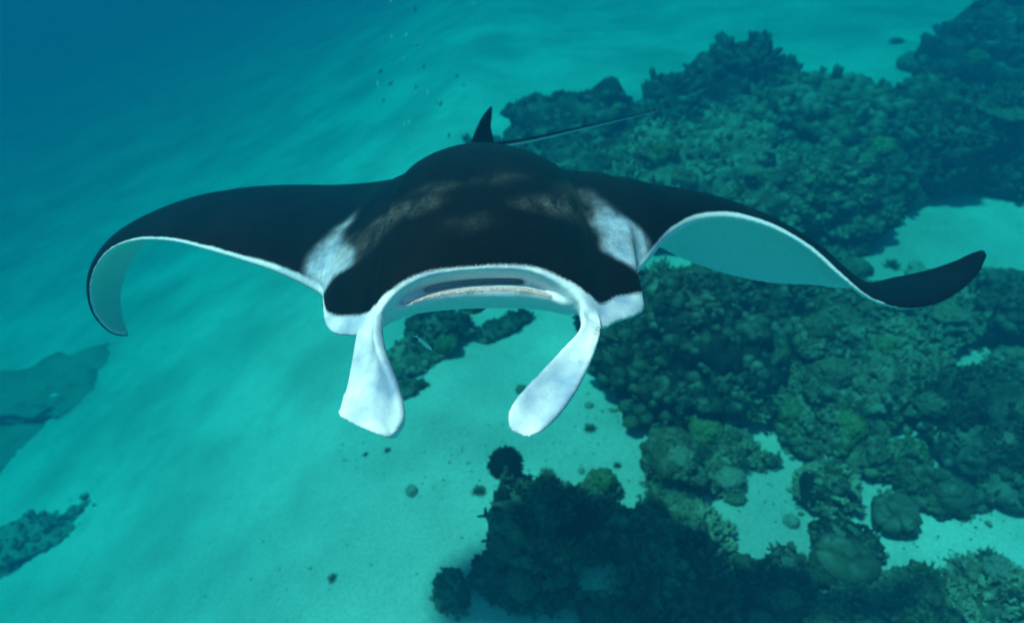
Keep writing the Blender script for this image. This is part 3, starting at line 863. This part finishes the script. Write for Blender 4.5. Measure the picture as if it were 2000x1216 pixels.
HAZE_PALE = (mat_reef('reef_rock_haze_pale', (0.20, 0.195, 0.16), (0.24, 0.23, 0.19), (0.29, 0.275, 0.225), 1.4, 15.0, 0.0), mat_reef('coral_cover_haze_pale', (0.18, 0.175, 0.14), (0.22, 0.21, 0.17), (0.27, 0.255, 0.205), 4.0, 17.0, 0.0))  # paled to stand in for water haze over the left patches; shared with rubble
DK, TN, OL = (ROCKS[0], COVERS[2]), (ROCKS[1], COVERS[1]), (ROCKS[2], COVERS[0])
FAR = 'outcrops of the far reef'
MIDR = 'outcrops of the reef under the right wing'
NEAR = 'outcrops of the near reef'
LEFT = 'dim reef patches in the blue water'
def build_reef():
    O = outcrop
    # far reef behind the manta
    O(1130,305, 1.35,1.0,1.15,'dim rugged outcrop of the far reef right behind the manta tail', 11, DK, 0.3, 5, 500,.07, 6,'dim outcrop behind the tail',group=FAR)
    O(1030,330, 0.9,0.7,0.55,'low dim knoll at the left end of the far reef, beside the tail base', 12, OL, 0.1, 5, 300,.06, 3,'low far knoll by the tail base',group=FAR)
    O(1425,262, 1.35,1.1,1.35,'tallest knobbly crest of the far reef against pale sand', 13, DK, 0.0, 5, 600,.08, 8,'tall crest of the far reef',group=FAR)
    O(1605,305, 1.55,1.2,1.15,'broad dark shoulder of the far reef right of its tallest crest', 14, OL, -0.2, 5, 700,.08, 9,'broad shoulder of the far reef',group=FAR)
    O(1370,390, 1.7,1.4,1.15,'wide paler coral mound in the middle of the far reef', 15, TN, 0.2, 6, 1100,.07, 14,'pale mound of the far reef',group=FAR)
    O(1170,410, 1.5,1.2,0.95,'coral slope of the far reef just above the right wing root', 16, OL, 0.4, 6, 900,.06, 10,'slope above the wing root',group=FAR)
    O(1545,440, 1.10,1.0,1.05,'dark steep outcrop above the outer right wing beside the sand channel', 17, OL, 0.1, 6, 900,.06, 11,'steep outcrop above the right wing',group=FAR)
    O(1835,325, 1.45,1.2,1.25,'dark reef block right of the notch, above the sand channel', 18, DK, -0.3, 6, 800,.07, 10,'dark block above the sand channel',group=FAR)
    O(1990,330, 1.2,1.0,1.3,'dark reef wall at the right edge above the sand channel', 19, DK, 0.2, 5, 500,.07, 5,'dark reef wall at the right edge',group=FAR)
    O(1985,190, 1.6,1.2,1.8,'tall dim reef buttress rising in the upper right corner', 20, DK, 0.0, 5, 600,.09, 6,'buttress in the upper right',group=FAR)
    O(2060,90, 2.6,1.6,2.6,'farthest dim reef rise cut by the upper right corner', 21, DK, 0.5, 5, 300,.1, 0,None,group=FAR)
    O(1285,330, 1.0,0.9,0.8,'dim saddle of rock between the two far crests', 22, OL, 0.7, 5, 400,.07, 5,'dim saddle between the far crests',group=FAR)
    O(1690,385, 0.75,0.6,0.7,'small outcrop of the far reef facing the sand channel', 23, OL, 0.7, 5, 400,.06, 5,'outcrop facing the sand channel',group=FAR)
    # under the mouth
    O(862,655, 0.36,0.30,0.30,'rounded dark reef patch on the sand below the mouth', 31, DK, 0.5, 4, 160,.035, 2,'dark reef patch below the mouth')
    O(815,705, 0.34,0.24,0.20,'ragged low reef patch left of the one below the mouth', 32, OL, 0.8, 4, 140,.035, 0,None)
    O(985,640, 0.52,0.16,0.10,'thin slanting strip of dark rubble reef below the mouth', 33, DK, 0.6, 4, 120,.03, 0,None)
    O(800,765, 0.20,0.13,0.10,'small flat dark patch of reef beside the left head fin', 34, OL, 0.3, 4, 60,.025, 0,None)
    # reef under the right wing
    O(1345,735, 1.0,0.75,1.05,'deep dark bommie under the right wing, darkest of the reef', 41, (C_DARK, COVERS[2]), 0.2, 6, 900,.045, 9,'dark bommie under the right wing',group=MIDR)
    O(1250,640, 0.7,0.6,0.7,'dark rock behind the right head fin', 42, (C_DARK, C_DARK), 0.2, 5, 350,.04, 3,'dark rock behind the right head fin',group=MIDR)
    O(1480,640, 1.0,0.8,0.9,'dark coral rock hidden under the middle of the right wing', 43, DK, 0.5, 6, 800,.045, 8,'rock under the right wing',group=MIDR)
    O(1625,665, 0.85,0.75,0.60,'coral covered hump below the twist of the right wing', 44, OL, 0.0, 6, 900,.045, 11,'hump below the right wing twist',group=MIDR)
    O(1770,650, 0.75,0.65,0.50,'wide coral hump just below the dark right wing tip', 45, TN, 0.4, 6, 900,.04, 11,'hump below the right wing tip',group=MIDR)
    O(1500,775, 0.70,0.45,0.48,'tan broken coral ridge along the lower edge of the dark bommie', 46, TN, 0.2, 5, 700,.04, 10,'broken ridge below the dark bommie',group=MIDR)
    O(1650,800, 0.80,0.50,0.48,'tan coral ridge at the middle of the right reef', 47, OL, 0.1, 6, 900,.04, 12,'ridge amid the right reef',group=MIDR)
    O(1790,770, 0.55,0.40,0.36,'low coral knoll beside the small sand gap at the right', 48, OL, 0.0, 5, 500,.04, 6,'knoll beside the sand gap',group=MIDR)
    O(1965,650, 0.55,0.50,0.55,'dark rock at the right edge below the sand channel', 49, DK, 0.3, 5, 400,.045, 4,'dark rock at the right edge',group=MIDR)
    O(1925,590, 0.40,0.30,0.30,'small rock at the right edge next to the wing tip', 50, OL, 0.3, 4, 160,.04, 2,'small rock next to the right wing tip',group=MIDR)
    O(1905,845, 0.75,0.55,0.52,'broad dark coral shelf at the right edge with sand below it', 51, DK, 0.0, 6, 800,.04, 8,'broad shelf at the right',group=MIDR)
    O(1960,745, 0.40,0.30,0.28,'low dark rock between two sand gaps at the right edge', 52, OL, 0.2, 4, 200,.04, 2,'low rock between two sand gaps',group=MIDR)
    # near reef, lower right
    O(1400,870, 0.38,0.30,0.22,'low crumbly coral patch left of the small sand pool', 61, TN, 0.0, 5, 350,.03, 5,'crumbly patch left of the sand pool',group=NEAR)
    O(1310,945, 0.27,0.24,0.42,'mushroom shaped coral rock shading the sand beneath it', 62, OL, 0.0, 5, 350,.03, 3,'mushroom shaped coral rock',group=NEAR,overhang=0.6)
    O(1385,945, 0.30,0.16,0.14,'thin band of coral joining the mushroom rock to the sand pool', 63, TN, -0.3, 4, 180,.03, 2,'thin band of coral by the sand pool',group=NEAR)
    O(1480,905, 0.20,0.10,0.12,'short coral ledge above the bright sand pool', 64, OL, -0.1, 4, 120,.03, 0,None,group=NEAR)
    O(1595,870, 0.34,0.28,0.42,'upright coral rock at the right bank of the bright sand pool', 65, OL, 0.0, 5, 400,.035, 5,'upright rock right of the sand pool',group=NEAR)
    O(1610,975, 0.28,0.24,0.32,'knobbly tan coral rock right of the bright sand pool', 66, TN, 0.2, 5, 300,.03, 3,'knobbly tan rock right of the sand pool',group=NEAR)
    O(1715,905, 0.55,0.24,0.24,'long slanting coral band above the smooth boulder corals', 67, OL, -0.5, 5, 500,.035, 6,'band above the boulder corals',group=NEAR)
    O(1830,975, 0.42,0.20,0.22,'coral band between two sand patches at the lower right', 68, OL, -0.5, 5, 350,.035, 4,'coral band between two sand patches',group=NEAR)
    O(1985,960, 0.36,0.28,0.28,'dark rock at the right edge below the broad shelf', 69, DK, 0.0, 4, 160,.035, 2,'dark rock below the broad shelf',group=NEAR)
    O(1515,1165, 0.38,0.30,0.34,'dark bushy coral rock at the bottom, left of the boulder coral', 70, DK, 0.4, 5, 450,.035, 5,'rock left of the boulder coral',group=NEAR)
    O(1765,1185, 0.40,0.28,0.28,'coral rock at the bottom edge below the lower right sand', 71, OL, 0.0, 5, 400,.03, 4,'coral rock at the bottom edge',group=NEAR)
    O(1925,1175, 0.38,0.30,0.30,'coral covered rock in the bottom right corner', 72, TN, 0.0, 5, 400,.03, 4,'coral rock in the bottom right corner',group=NEAR)
    O(1660,1230, 0.50,0.30,0.22,'low dark rock cut by the bottom edge below the boulder coral', 73, OL, 0.0, 4, 250,.035, 3,'low rock cut by the bottom edge',group=NEAR)
    O(1660,1075, 0.30,0.28,0.16,'low dark rock base between the two boulder corals', 74, DK, 0.0, 4, 100,.03, 0,None,group=NEAR)
    # foreground bommie below the right head fin
    O(1095,1085, 0.62,0.50,0.80,'big dark foreground bommie below the right head fin', 81, OL, 0.3, 6, 900,.035, 10,'big dark foreground bommie',group=NEAR)
    O(1010,1010, 0.20,0.20,0.62,'dark reef pillar carrying the round coral head', 82, DK, 0.0, 5, 200,.03, 1,'dark reef pillar',group=NEAR,overhang=0.1)
    O(1215,1120, 0.55,0.42,0.55,'tan topped coral rock joined to the foreground bommie', 83, OL, 0.2, 6, 700,.03, 8,'tan topped near rock',group=NEAR)
    O(1335,1070, 0.42,0.34,0.34,'low tan coral rock left of the bright sand pool', 84, TN, 0.1, 5, 600,.03, 7,'low tan rock left of the sand pool',group=NEAR)
    O(1330,1190, 0.55,0.40,0.40,'dark coral rock at the bottom below the low tan rock', 85, OL, 0.0, 5, 500,.035, 6,'dark rock at the bottom edge',group=NEAR)
    O(883,1165, 0.14,0.13,0.30,'lone stubby coral knob at the left foot of the near reef', 86, OL, 0.0, 4, 60,.025, 0,None,group=NEAR)
    O(975,1135, 0.26,0.22,0.20,'low dim rock at the left foot of the foreground bommie', 87, DK, 0.0, 4, 140,.03, 0,None,group=NEAR)
    O(1170,965, 0.22,0.14,0.16,'small ragged coral clump above the foreground bommie', 88, OL, 0.0, 4, 140,.03, 2,'small clump above the foreground bommie',group=NEAR)
    # faint patches in the blue on the left
    O(20,835, 1.7,1.5,0.25,'big dim reef patch at the left edge', 91, HAZE_PALE, 0.5, 5, 0,.03, 0,None,group=LEFT)
    O(150,750, 1.3,0.8,0.2,'dim reef patch trailing up right from the left edge', 92, HAZE_PALE, 0.7, 5, 0,.03, 0,None,group=LEFT)
    O(40,1070, 0.8,0.36,0.10,'faint low reef strip in the lower left corner', 93, HAZE_PALE, 0.6, 4, 160,.03, 0,None,group=LEFT)
    O(120,1035, 0.55,0.25,0.09,'faint narrow reef strip right of the lower left one', 94, HAZE_PALE, 0.7, 4, 120,.03, 0,None,group=LEFT)

# ------------------------------------------------------------------ single corals
PROTO = {}
def protos():
    def add(kind, meshes): PROTO[kind] = [mesh_of(kind, v, f, m, sh) for (v, f), m, sh in meshes]
    add('branching_coral', [(bush(1), C_BROWN, False), (bush(2, 60), C_TAN, False), (bush(3, 100), C_BROWN, False), (bush(4, 70), C_GREEN, False)])
    add('knobbly_coral', [(knobs(1), C_TAN, True), (knobs(2, 4, 2.0), C_BROWN, True), (knobs(3, 4, 3.4, .26), C_TAN, True), (knobs(4, 4, 2.4, .34, .9), C_GREEN, True), (knobs(6, 4, 3.0, .3, .6), C_PALE, True)])
    add('table_coral', [(table(1), C_TAN, False), (table(2), C_BROWN, False), (table(5), C_DARK, False)])
    add('plate_coral', [(plates(1), C_TAN, False), (plates(2), C_BROWN, False), (plates(4), C_PALE, False)])
    add('dome_coral', [(dome(1), C_DARK, False)])
    add('boulder_coral', [(boulder(3), C_SMOOTH, True), (boulder(8), C_SMOOTH, True)])
LOOK = {'dome_coral': ('round bushy coral', 'dome coral'), 'branching_coral': ('bushy branching coral', 'branching coral'), 'knobbly_coral': ('rounded knobbly coral', 'knobbly coral'),
        'table_coral': ('flat table coral', 'table coral'), 'plate_coral': ('leafy plate coral', 'plate coral'), 'boulder_coral': ('smooth boulder coral', 'boulder coral')}

def coral(kind, i, p, size, label, group=None, rz=None, tilt=(0, 0), flat=1.0):
    o = link(kind, PROTO[kind][i % len(PROTO[kind])])
    o.location = p; o.scale = (size, size, size * flat)
    o.rotation_euler = (tilt[0], tilt[1], RNG.uniform(0, 6.28) if rz is None else rz)
    tag(o, label, LOOK[kind][1], group)
    return o

ORD = ['', 'second', 'third', 'fourth', 'fifth', 'sixth', 'seventh', 'eighth', 'ninth']
def dress_outcrops():
    """colonies standing on the outcrops"""
    rng = np.random.default_rng(5)
    for oc in OUTCROPS:
        if not oc['n']: continue
        Q, F = oc['Q'], oc['F']; T = Q[F]
        nn = np.cross(T[:, 1] - T[:, 0], T[:, 2] - T[:, 0]); ar = np.linalg.norm(nn, axis=1); nn /= ar[:, None] + 1e-12
        R = np.array(((math.cos(oc['rot']), -math.sin(oc['rot']), 0), (math.sin(oc['rot']), math.cos(oc['rot']), 0), (0, 0, 1)))
        base = np.array(oc['root'].location)
        W = T.mean(1) @ R.T + base; NW = nn @ R.T
        see = ((CAM - W) * NW).sum(1) > 0
        w = ar * np.clip(NW[:, 2] - 0.1, 0, None) * see
        cw = np.cumsum(w); dist = np.linalg.norm(base - CAM)
        got = []; tries = 0
        while len(got) < oc['n'] and tries < 400:
            tries += 1
            k = int(np.searchsorted(cw, rng.uniform(0, cw[-1])))
            size = rng.uniform(0.07, 0.17) * (0.6 + 0.055 * dist)
            if all(np.linalg.norm(W[k] - g[0]) > 0.75 * (size + g[1]) for g in got): got.append((W[k], size, NW[k]))
        made = []
        for c, size, nrm in got:
            kind = rng.choice(['branching_coral', 'knobbly_coral', 'table_coral', 'plate_coral', 'boulder_coral'], p=[.34, .40, .10, .10, .06])
            made.append((kind, coral(kind, int(rng.integers(0, 9)), tuple(c - nrm * size * 0.25), size, '', None, tilt=(-nrm[1] * 0.5, nrm[0] * 0.5))))
        for kind in LOOK:                                # name each by its place among its like, seen from the viewer
            same = sorted((o for kk, o in made if kk == kind), key=lambda o: pix(np.array(o.location))[0])
            for i, o in enumerate(same):
                n = len(same)
                w = '' if n == 1 else (('left one', 'right one')[i] if n == 2 else 'leftmost' if i == 0 else 'rightmost' if i == n - 1 else ORD[i] + ' from left')
                tag(o, LOOK[kind][0] + ' on the ' + oc['where'] + (', ' + w if w else ''), None, LOOK[kind][1] + 's on the ' + oc['where'] if n > 1 else None)

def set_corals():
    """corals that can be told apart in the photograph"""
    f = lambda px, py, dz=0.0: tuple(at_floor(px, py) + np.array((0, 0, dz)))
    coral('boulder_coral', 0, f(1640,1115,.02), .25, 'upper smooth boulder coral with a crease, beside the lower right sand' .replace('upper', 'larger'), rz=0.6)
    coral('boulder_coral', 1, f(1745,1020,.02), .21, 'smooth boulder coral above and right of the larger one', rz=2.0)
    coral('knobbly_coral', 1, f(1300,930,.30), .26, 'domed knobbly coral capping the mushroom shaped rock', rz=1.0, flat=.7)
    # sand dwellers
    for k, (px, py, s, kind, lab) in enumerate([
        (1018,762,.06,'knobbly_coral','small dim coral lump on sand between the two head fins'),
        (1152,838,.07,'branching_coral','small bushy coral on sand right of the right head fin tip'),
        (1150,792,.045,'knobbly_coral','tiny coral lump on sand beside the right head fin'),
        (935,960,.07,'branching_coral','small bushy coral on sand left of the reef pillar'),
        (1068,930,.09,'branching_coral','pale bushy coral on sand right of the reef pillar'),
        (803,960,.06,'plate_coral','lone small leafy coral on the open sand left of the pillar'),
        (715,888,.035,'branching_coral','tiny coral tuft on sand below the left head fin'),
        (757,880,.04,'branching_coral','tiny coral tuft on sand just right below the left head fin tip'),
        (1545,1020,.075,'plate_coral','small ragged coral in the bright sand pool'),
        (1432,968,.10,'knobbly_coral','rounded coral lump at the left bank of the bright sand pool'),
        (1395,966,.03,'knobbly_coral','tiny lump on sand left of the bright sand pool'),
        (1715,470,.10,'knobbly_coral','small round coral in the sand channel'),
        (1672,530,.17,'knobbly_coral','coral lump in the sand channel just above the right wing'),
        (1742,520,.11,'branching_coral','flat little coral in the sand channel'),
        (1790,538,.16,'plate_coral','ragged coral touching the upper edge of the right wing tip'),
        (1930,548,.10,'branching_coral','small coral on sand just right of the wing tip'),
        (1780,130,.28,'knobbly_coral','far dim coral lump on sand below the upper right corner'),
        (1750,85,.18,'branching_coral','farthest faint coral tuft on sand at the upper right'),
        (1208,700,.15,'knobbly_coral','dim round coral lump behind the right head fin'),
        (650,1130,.05,'branching_coral','lone tiny coral on the open sand at the lower middle'),
        (1135,920,.035,'knobbly_coral','tiny coral lump on sand above the foreground bommie'),
        (1205,910,.045,'branching_coral','tiny bushy coral on sand left of the mushroom rock'),
        (1300,555,.33,'branching_coral','bright tipped staghorn thicket between the right wing and the head'),
        (1290,600,.24,'branching_coral','smaller staghorn thicket right of the right eye'),
        (1950,245,.30,'table_coral','pale table coral high on the reef at the right edge'),
    ]):
        lift = {1300: .75, 1290: .55, 1950: .95}.get(px, 0.0)
        p = at_floor(px, py, lift) if lift else at_floor(px, py)
        coral(kind, {'branching_coral': 1, 'knobbly_coral': (0, 2, 4)[k % 3], 'plate_coral': 2}.get(kind, 0), tuple(p), s, lab, 'small corals on the sand' if s < .12 else None)
    # the round table coral on its pillar
    coral('dome_coral', 0, tuple(at_floor(988, 912, .58)), .150, 'round dark coral head with spiky outline on top of the reef pillar', rz=0.4, tilt=(0.30, -0.15))

def build_rubble():
    """shell and coral bits strewn on the sand"""
    rng = np.random.default_rng(3)
    parts = []; v0, f0 = ICO[1]
    spots = [(1040,900,150,70,60),(1180,850,90,60,40),(1420,960,80,60,50),(1540,980,60,80,30),(1850,1060,110,60,40),(720,890,90,40,24),(900,930,120,70,30),(1800,470,160,50,40),(620,1050,220,120,20),(1880,740,60,40,20),(1330,1010,70,40,40)]
    for px, py, wx, wy, n in spots:
        for _ in range(n):
            x, y = px + rng.normal(0, wx * .6), py + rng.normal(0, wy * .6)
            p = at_floor(x, y); s = rng.uniform(0.003, 0.014)
            parts.append((v0 * rng.uniform(0.5, 1.3, (len(v0), 3)) * s * np.array((1.3, 1, .6)) + p, f0))
    edge = []                                           # broken coral lying round the feet of the outcrops
    for oc in OUTCROPS:
        if oc['group'] not in (NEAR, MIDR): continue
        b = np.array(oc['root'].location); n = int(18 + 46 * (oc['rx'] + oc['ry']))
        a = rng.uniform(0, 2 * np.pi, n); r = 0.85 + np.abs(rng.normal(0, 0.26, n))
        x = oc['rx'] * r * np.cos(a); y = oc['ry'] * r * np.sin(a); c, w = math.cos(oc['rot']), math.sin(oc['rot'])
        X = b[0] + x * c - y * w; Y = b[1] + x * w + y * c; Z = floor_z(X, Y)
        for q in range(n):
            sz = rng.uniform(0.008, 0.045) * (1.25 - min(1.0, r[q] - 0.6) * 0.7)
            edge.append((v0 * rng.uniform(0.5, 1.35, (len(v0), 3)) * sz * np.array((1.2, 1.0, 0.7)) + np.array((X[q], Y[q], Z[q] + sz * 0.2)), f0))
    EV, EF = join(edge)
    tag(link('coral_rubble', mesh_of('coral_rubble', EV, EF, COVERS[1], False)), 'broken coral lying round the feet of the reef', None, None, 'stuff')
    V, F = join(parts)
    tag(link('rubble', mesh_of('rubble', V, F, HAZE_PALE[1], False)), 'scattered bits of dead coral on the sand', None, None, 'stuff')

# ------------------------------------------------------------------ fish
def fish_mesh(name, mat, deep=0.34, thick=0.20, bend=0.0):
    """body length 1 along x, head at +x"""
    xs = np.array((0.5, 0.47, 0.38, 0.24, 0.05, -0.14, -0.28, -0.38, -0.43))
    h = np.array((0.02, 0.22, 0.62, 0.95, 1.0, 0.80, 0.46, 0.24, 0.22)) * deep / 2
    w = np.array((0.02, 0.30, 0.75, 1.0, 0.95, 0.70, 0.38, 0.16, 0.08)) * thick / 2
    ang = np.linspace(0, 2 * np.pi, 12, endpoint=False)
    R = np.zeros((len(xs), 12, 3)); R[..., 0] = xs[:, None]; R[..., 1] = np.outer(w, np.cos(ang)); R[..., 2] = np.outer(h, np.sin(ang))
    V = R.reshape(-1, 3); q = grid_faces(len(xs), 12, True); F = np.vstack([q[:, [0, 1, 2]], q[:, [0, 2, 3]]])
    def blade(pts, t=0.008):
        pts = np.asarray(pts, float); n = len(pts)
        v = np.vstack([np.c_[pts[:, 0], np.full(n, t), pts[:, 1]], np.c_[pts[:, 0], np.full(n, -t), pts[:, 1]]])
        f = [(0, i, i + 1) for i in range(1, n - 1)] + [(n, n + i + 1, n + i) for i in range(1, n - 1)]
        for i in range(n):
            j = (i + 1) % n; f += [(i, n + i, n + j), (i, n + j, j)]
        return v, np.array(f)
    d = deep / 2
    tail = blade([(-0.40, 0.0), (-0.42, d * .25), (-0.62, d * .95), (-0.55, 0.0), (-0.62, -d * .95), (-0.42, -d * .25)])
    dors = blade([(0.22, d * .9), (0.05, d * 1.35), (-0.2, d * 1.1), (-0.33, d * .4), (0.0, d * .8)])
    anal = blade([(-0.02, -d * .85), (-0.2, -d * 1.15), (-0.33, -d * .4)])
    V, F = join([(V, F), tail, dors, anal])
    V[:, 1] += bend * (V[:, 0] ** 2)
    return mesh_of(name, V, F, mat)

def mat_fish(name, top, belly, edge=0.0):
    k = Nodes(name); sp = k.n('ShaderNodeSeparateXYZ'); k.l(k.coord(), sp.inputs[0])
    z = k.math('ADD', sp.outputs['Z'], k.math('MULTIPLY', k.math('SUBTRACT', k.noise(k.coord(), 12, 2), 0.5), 0.04))
    f = k.n('ShaderNodeMapRange'); f.inputs['From Min'].default_value = edge - 0.03; f.inputs['From Max'].default_value = edge + 0.03
    k.l(z, f.inputs['Value'])
    return k.set(k.mix(f.outputs['Result'], belly, top), 0.35, 0.4)

def build_fish():
    silver = fish_mesh('silver_fish', mat_fish('silver_fish_skin', (0.60, 0.64, 0.64), (0.72, 0.74, 0.72), 0.03))
    dark = fish_mesh('dark_fish', mat_fish('dark_fish_skin', (0.05, 0.055, 0.06), (0.10, 0.105, 0.11), -0.02), 0.40, 0.2)
    G = 'small fish of the school above the manta'
    rng = random.Random(2)
    S = [(764,4),(775,50),(765,72),(794,70),(813,87),(765,115),(789,116),(738,165),(811,184),(835,184),(853,200),(799,239),(812,251),(790,246),(926,10)]
    D = [(811,18),(744,139),(763,163),(749,196),(812,170),(861,203),(881,108),(893,148),(906,167),(828,130),(877,264)]
    for k, (px, py) in enumerate(S + D):
        isd = k >= len(S)
        d = rng.uniform(6.3, 7.6)
        o = link('dark_fish' if isd else 'silver_fish', dark if isd else silver)
        s = rng.uniform(0.045, 0.06) if isd else rng.uniform(0.055, 0.075)
        o.location = at(px, py, d); o.scale = (s, s, s)
        o.rotation_euler = (rng.uniform(-.5, .5), rng.uniform(-1.2, -.5), rng.uniform(0.6, 1.6) + (3.1 if rng.random() < .2 else 0))
        tag(o, 'tiny dark fish in the loose school above the manta' if isd else 'tiny silvery fish in the loose school above the manta', 'fish', G + (', dark' if isd else ', silvery'))
    # slim fish under the mouth
    wr = fish_mesh('slim_fish', mat_fish('slim_fish_skin', (0.24, 0.24, 0.10), (0.92, 0.92, 0.88), 0.034), 0.13, 0.10, bend=0.10)
    a = at(813, 655, 1.95); b = at(843, 682, 1.86); v = Vector(b - a)
    o = link('slim_fish', wr); o.location = (a + b) / 2; L = v.length; o.scale = (L, L, L)
    X = v.normalized(); Z = Vector(0.75 * RIGHT + 0.45 * UP + 0.3 * FWD); Y = Z.cross(X).normalized(); Z = X.cross(Y)
    o.rotation_euler = Matrix((X, Y, Z)).transposed().to_euler()
    tag(o, 'slim white bellied fish swimming below the open mouth', 'fish')
    # dark rounded fish head showing under the lower jaw
    rm = fish_mesh('suckerfish', mat_fish('suckerfish_skin', (0.035, 0.04, 0.04), (0.06, 0.065, 0.065), 0.0), 0.22, 0.24)
    a = at(922, 602, 2.02); b = at(924, 560, 2.42); v = Vector(a - b)
    o = link('suckerfish', rm); o.location = (a + b) / 2; L = v.length; o.scale = (L, L * 1.1, L)
    o.rotation_euler = v.to_track_quat('X', 'Z').to_euler()
    tag(o, 'dark rounded fish head peeking from under the pale lower jaw', 'fish')
    # fish over the blue reef patch and near the reef
    for px, py, d, s, lab in ((105,772,8.5,.12,'pale fish hovering over the dim reef patch at the left edge'), (1795,140,13.0,.3,'dim dark fish over the sand below the upper right corner')):
        o = link('silver_fish' if px < 500 else 'dark_fish', silver if px < 500 else dark)
        o.location = at(px, py, d); o.scale = (s,) * 3; o.rotation_euler = (0, -.2, .3)
        tag(o, lab, 'fish')
# ------------------------------------------------------------------ build
zmin = build_seabed()
build_reef()
protos()
dress_outcrops()
set_corals()
build_rubble()
build_manta()
build_fish()
build_water(-79.0, 85.0, -13.0, 121.0, zmin - 1.0, 5.15)
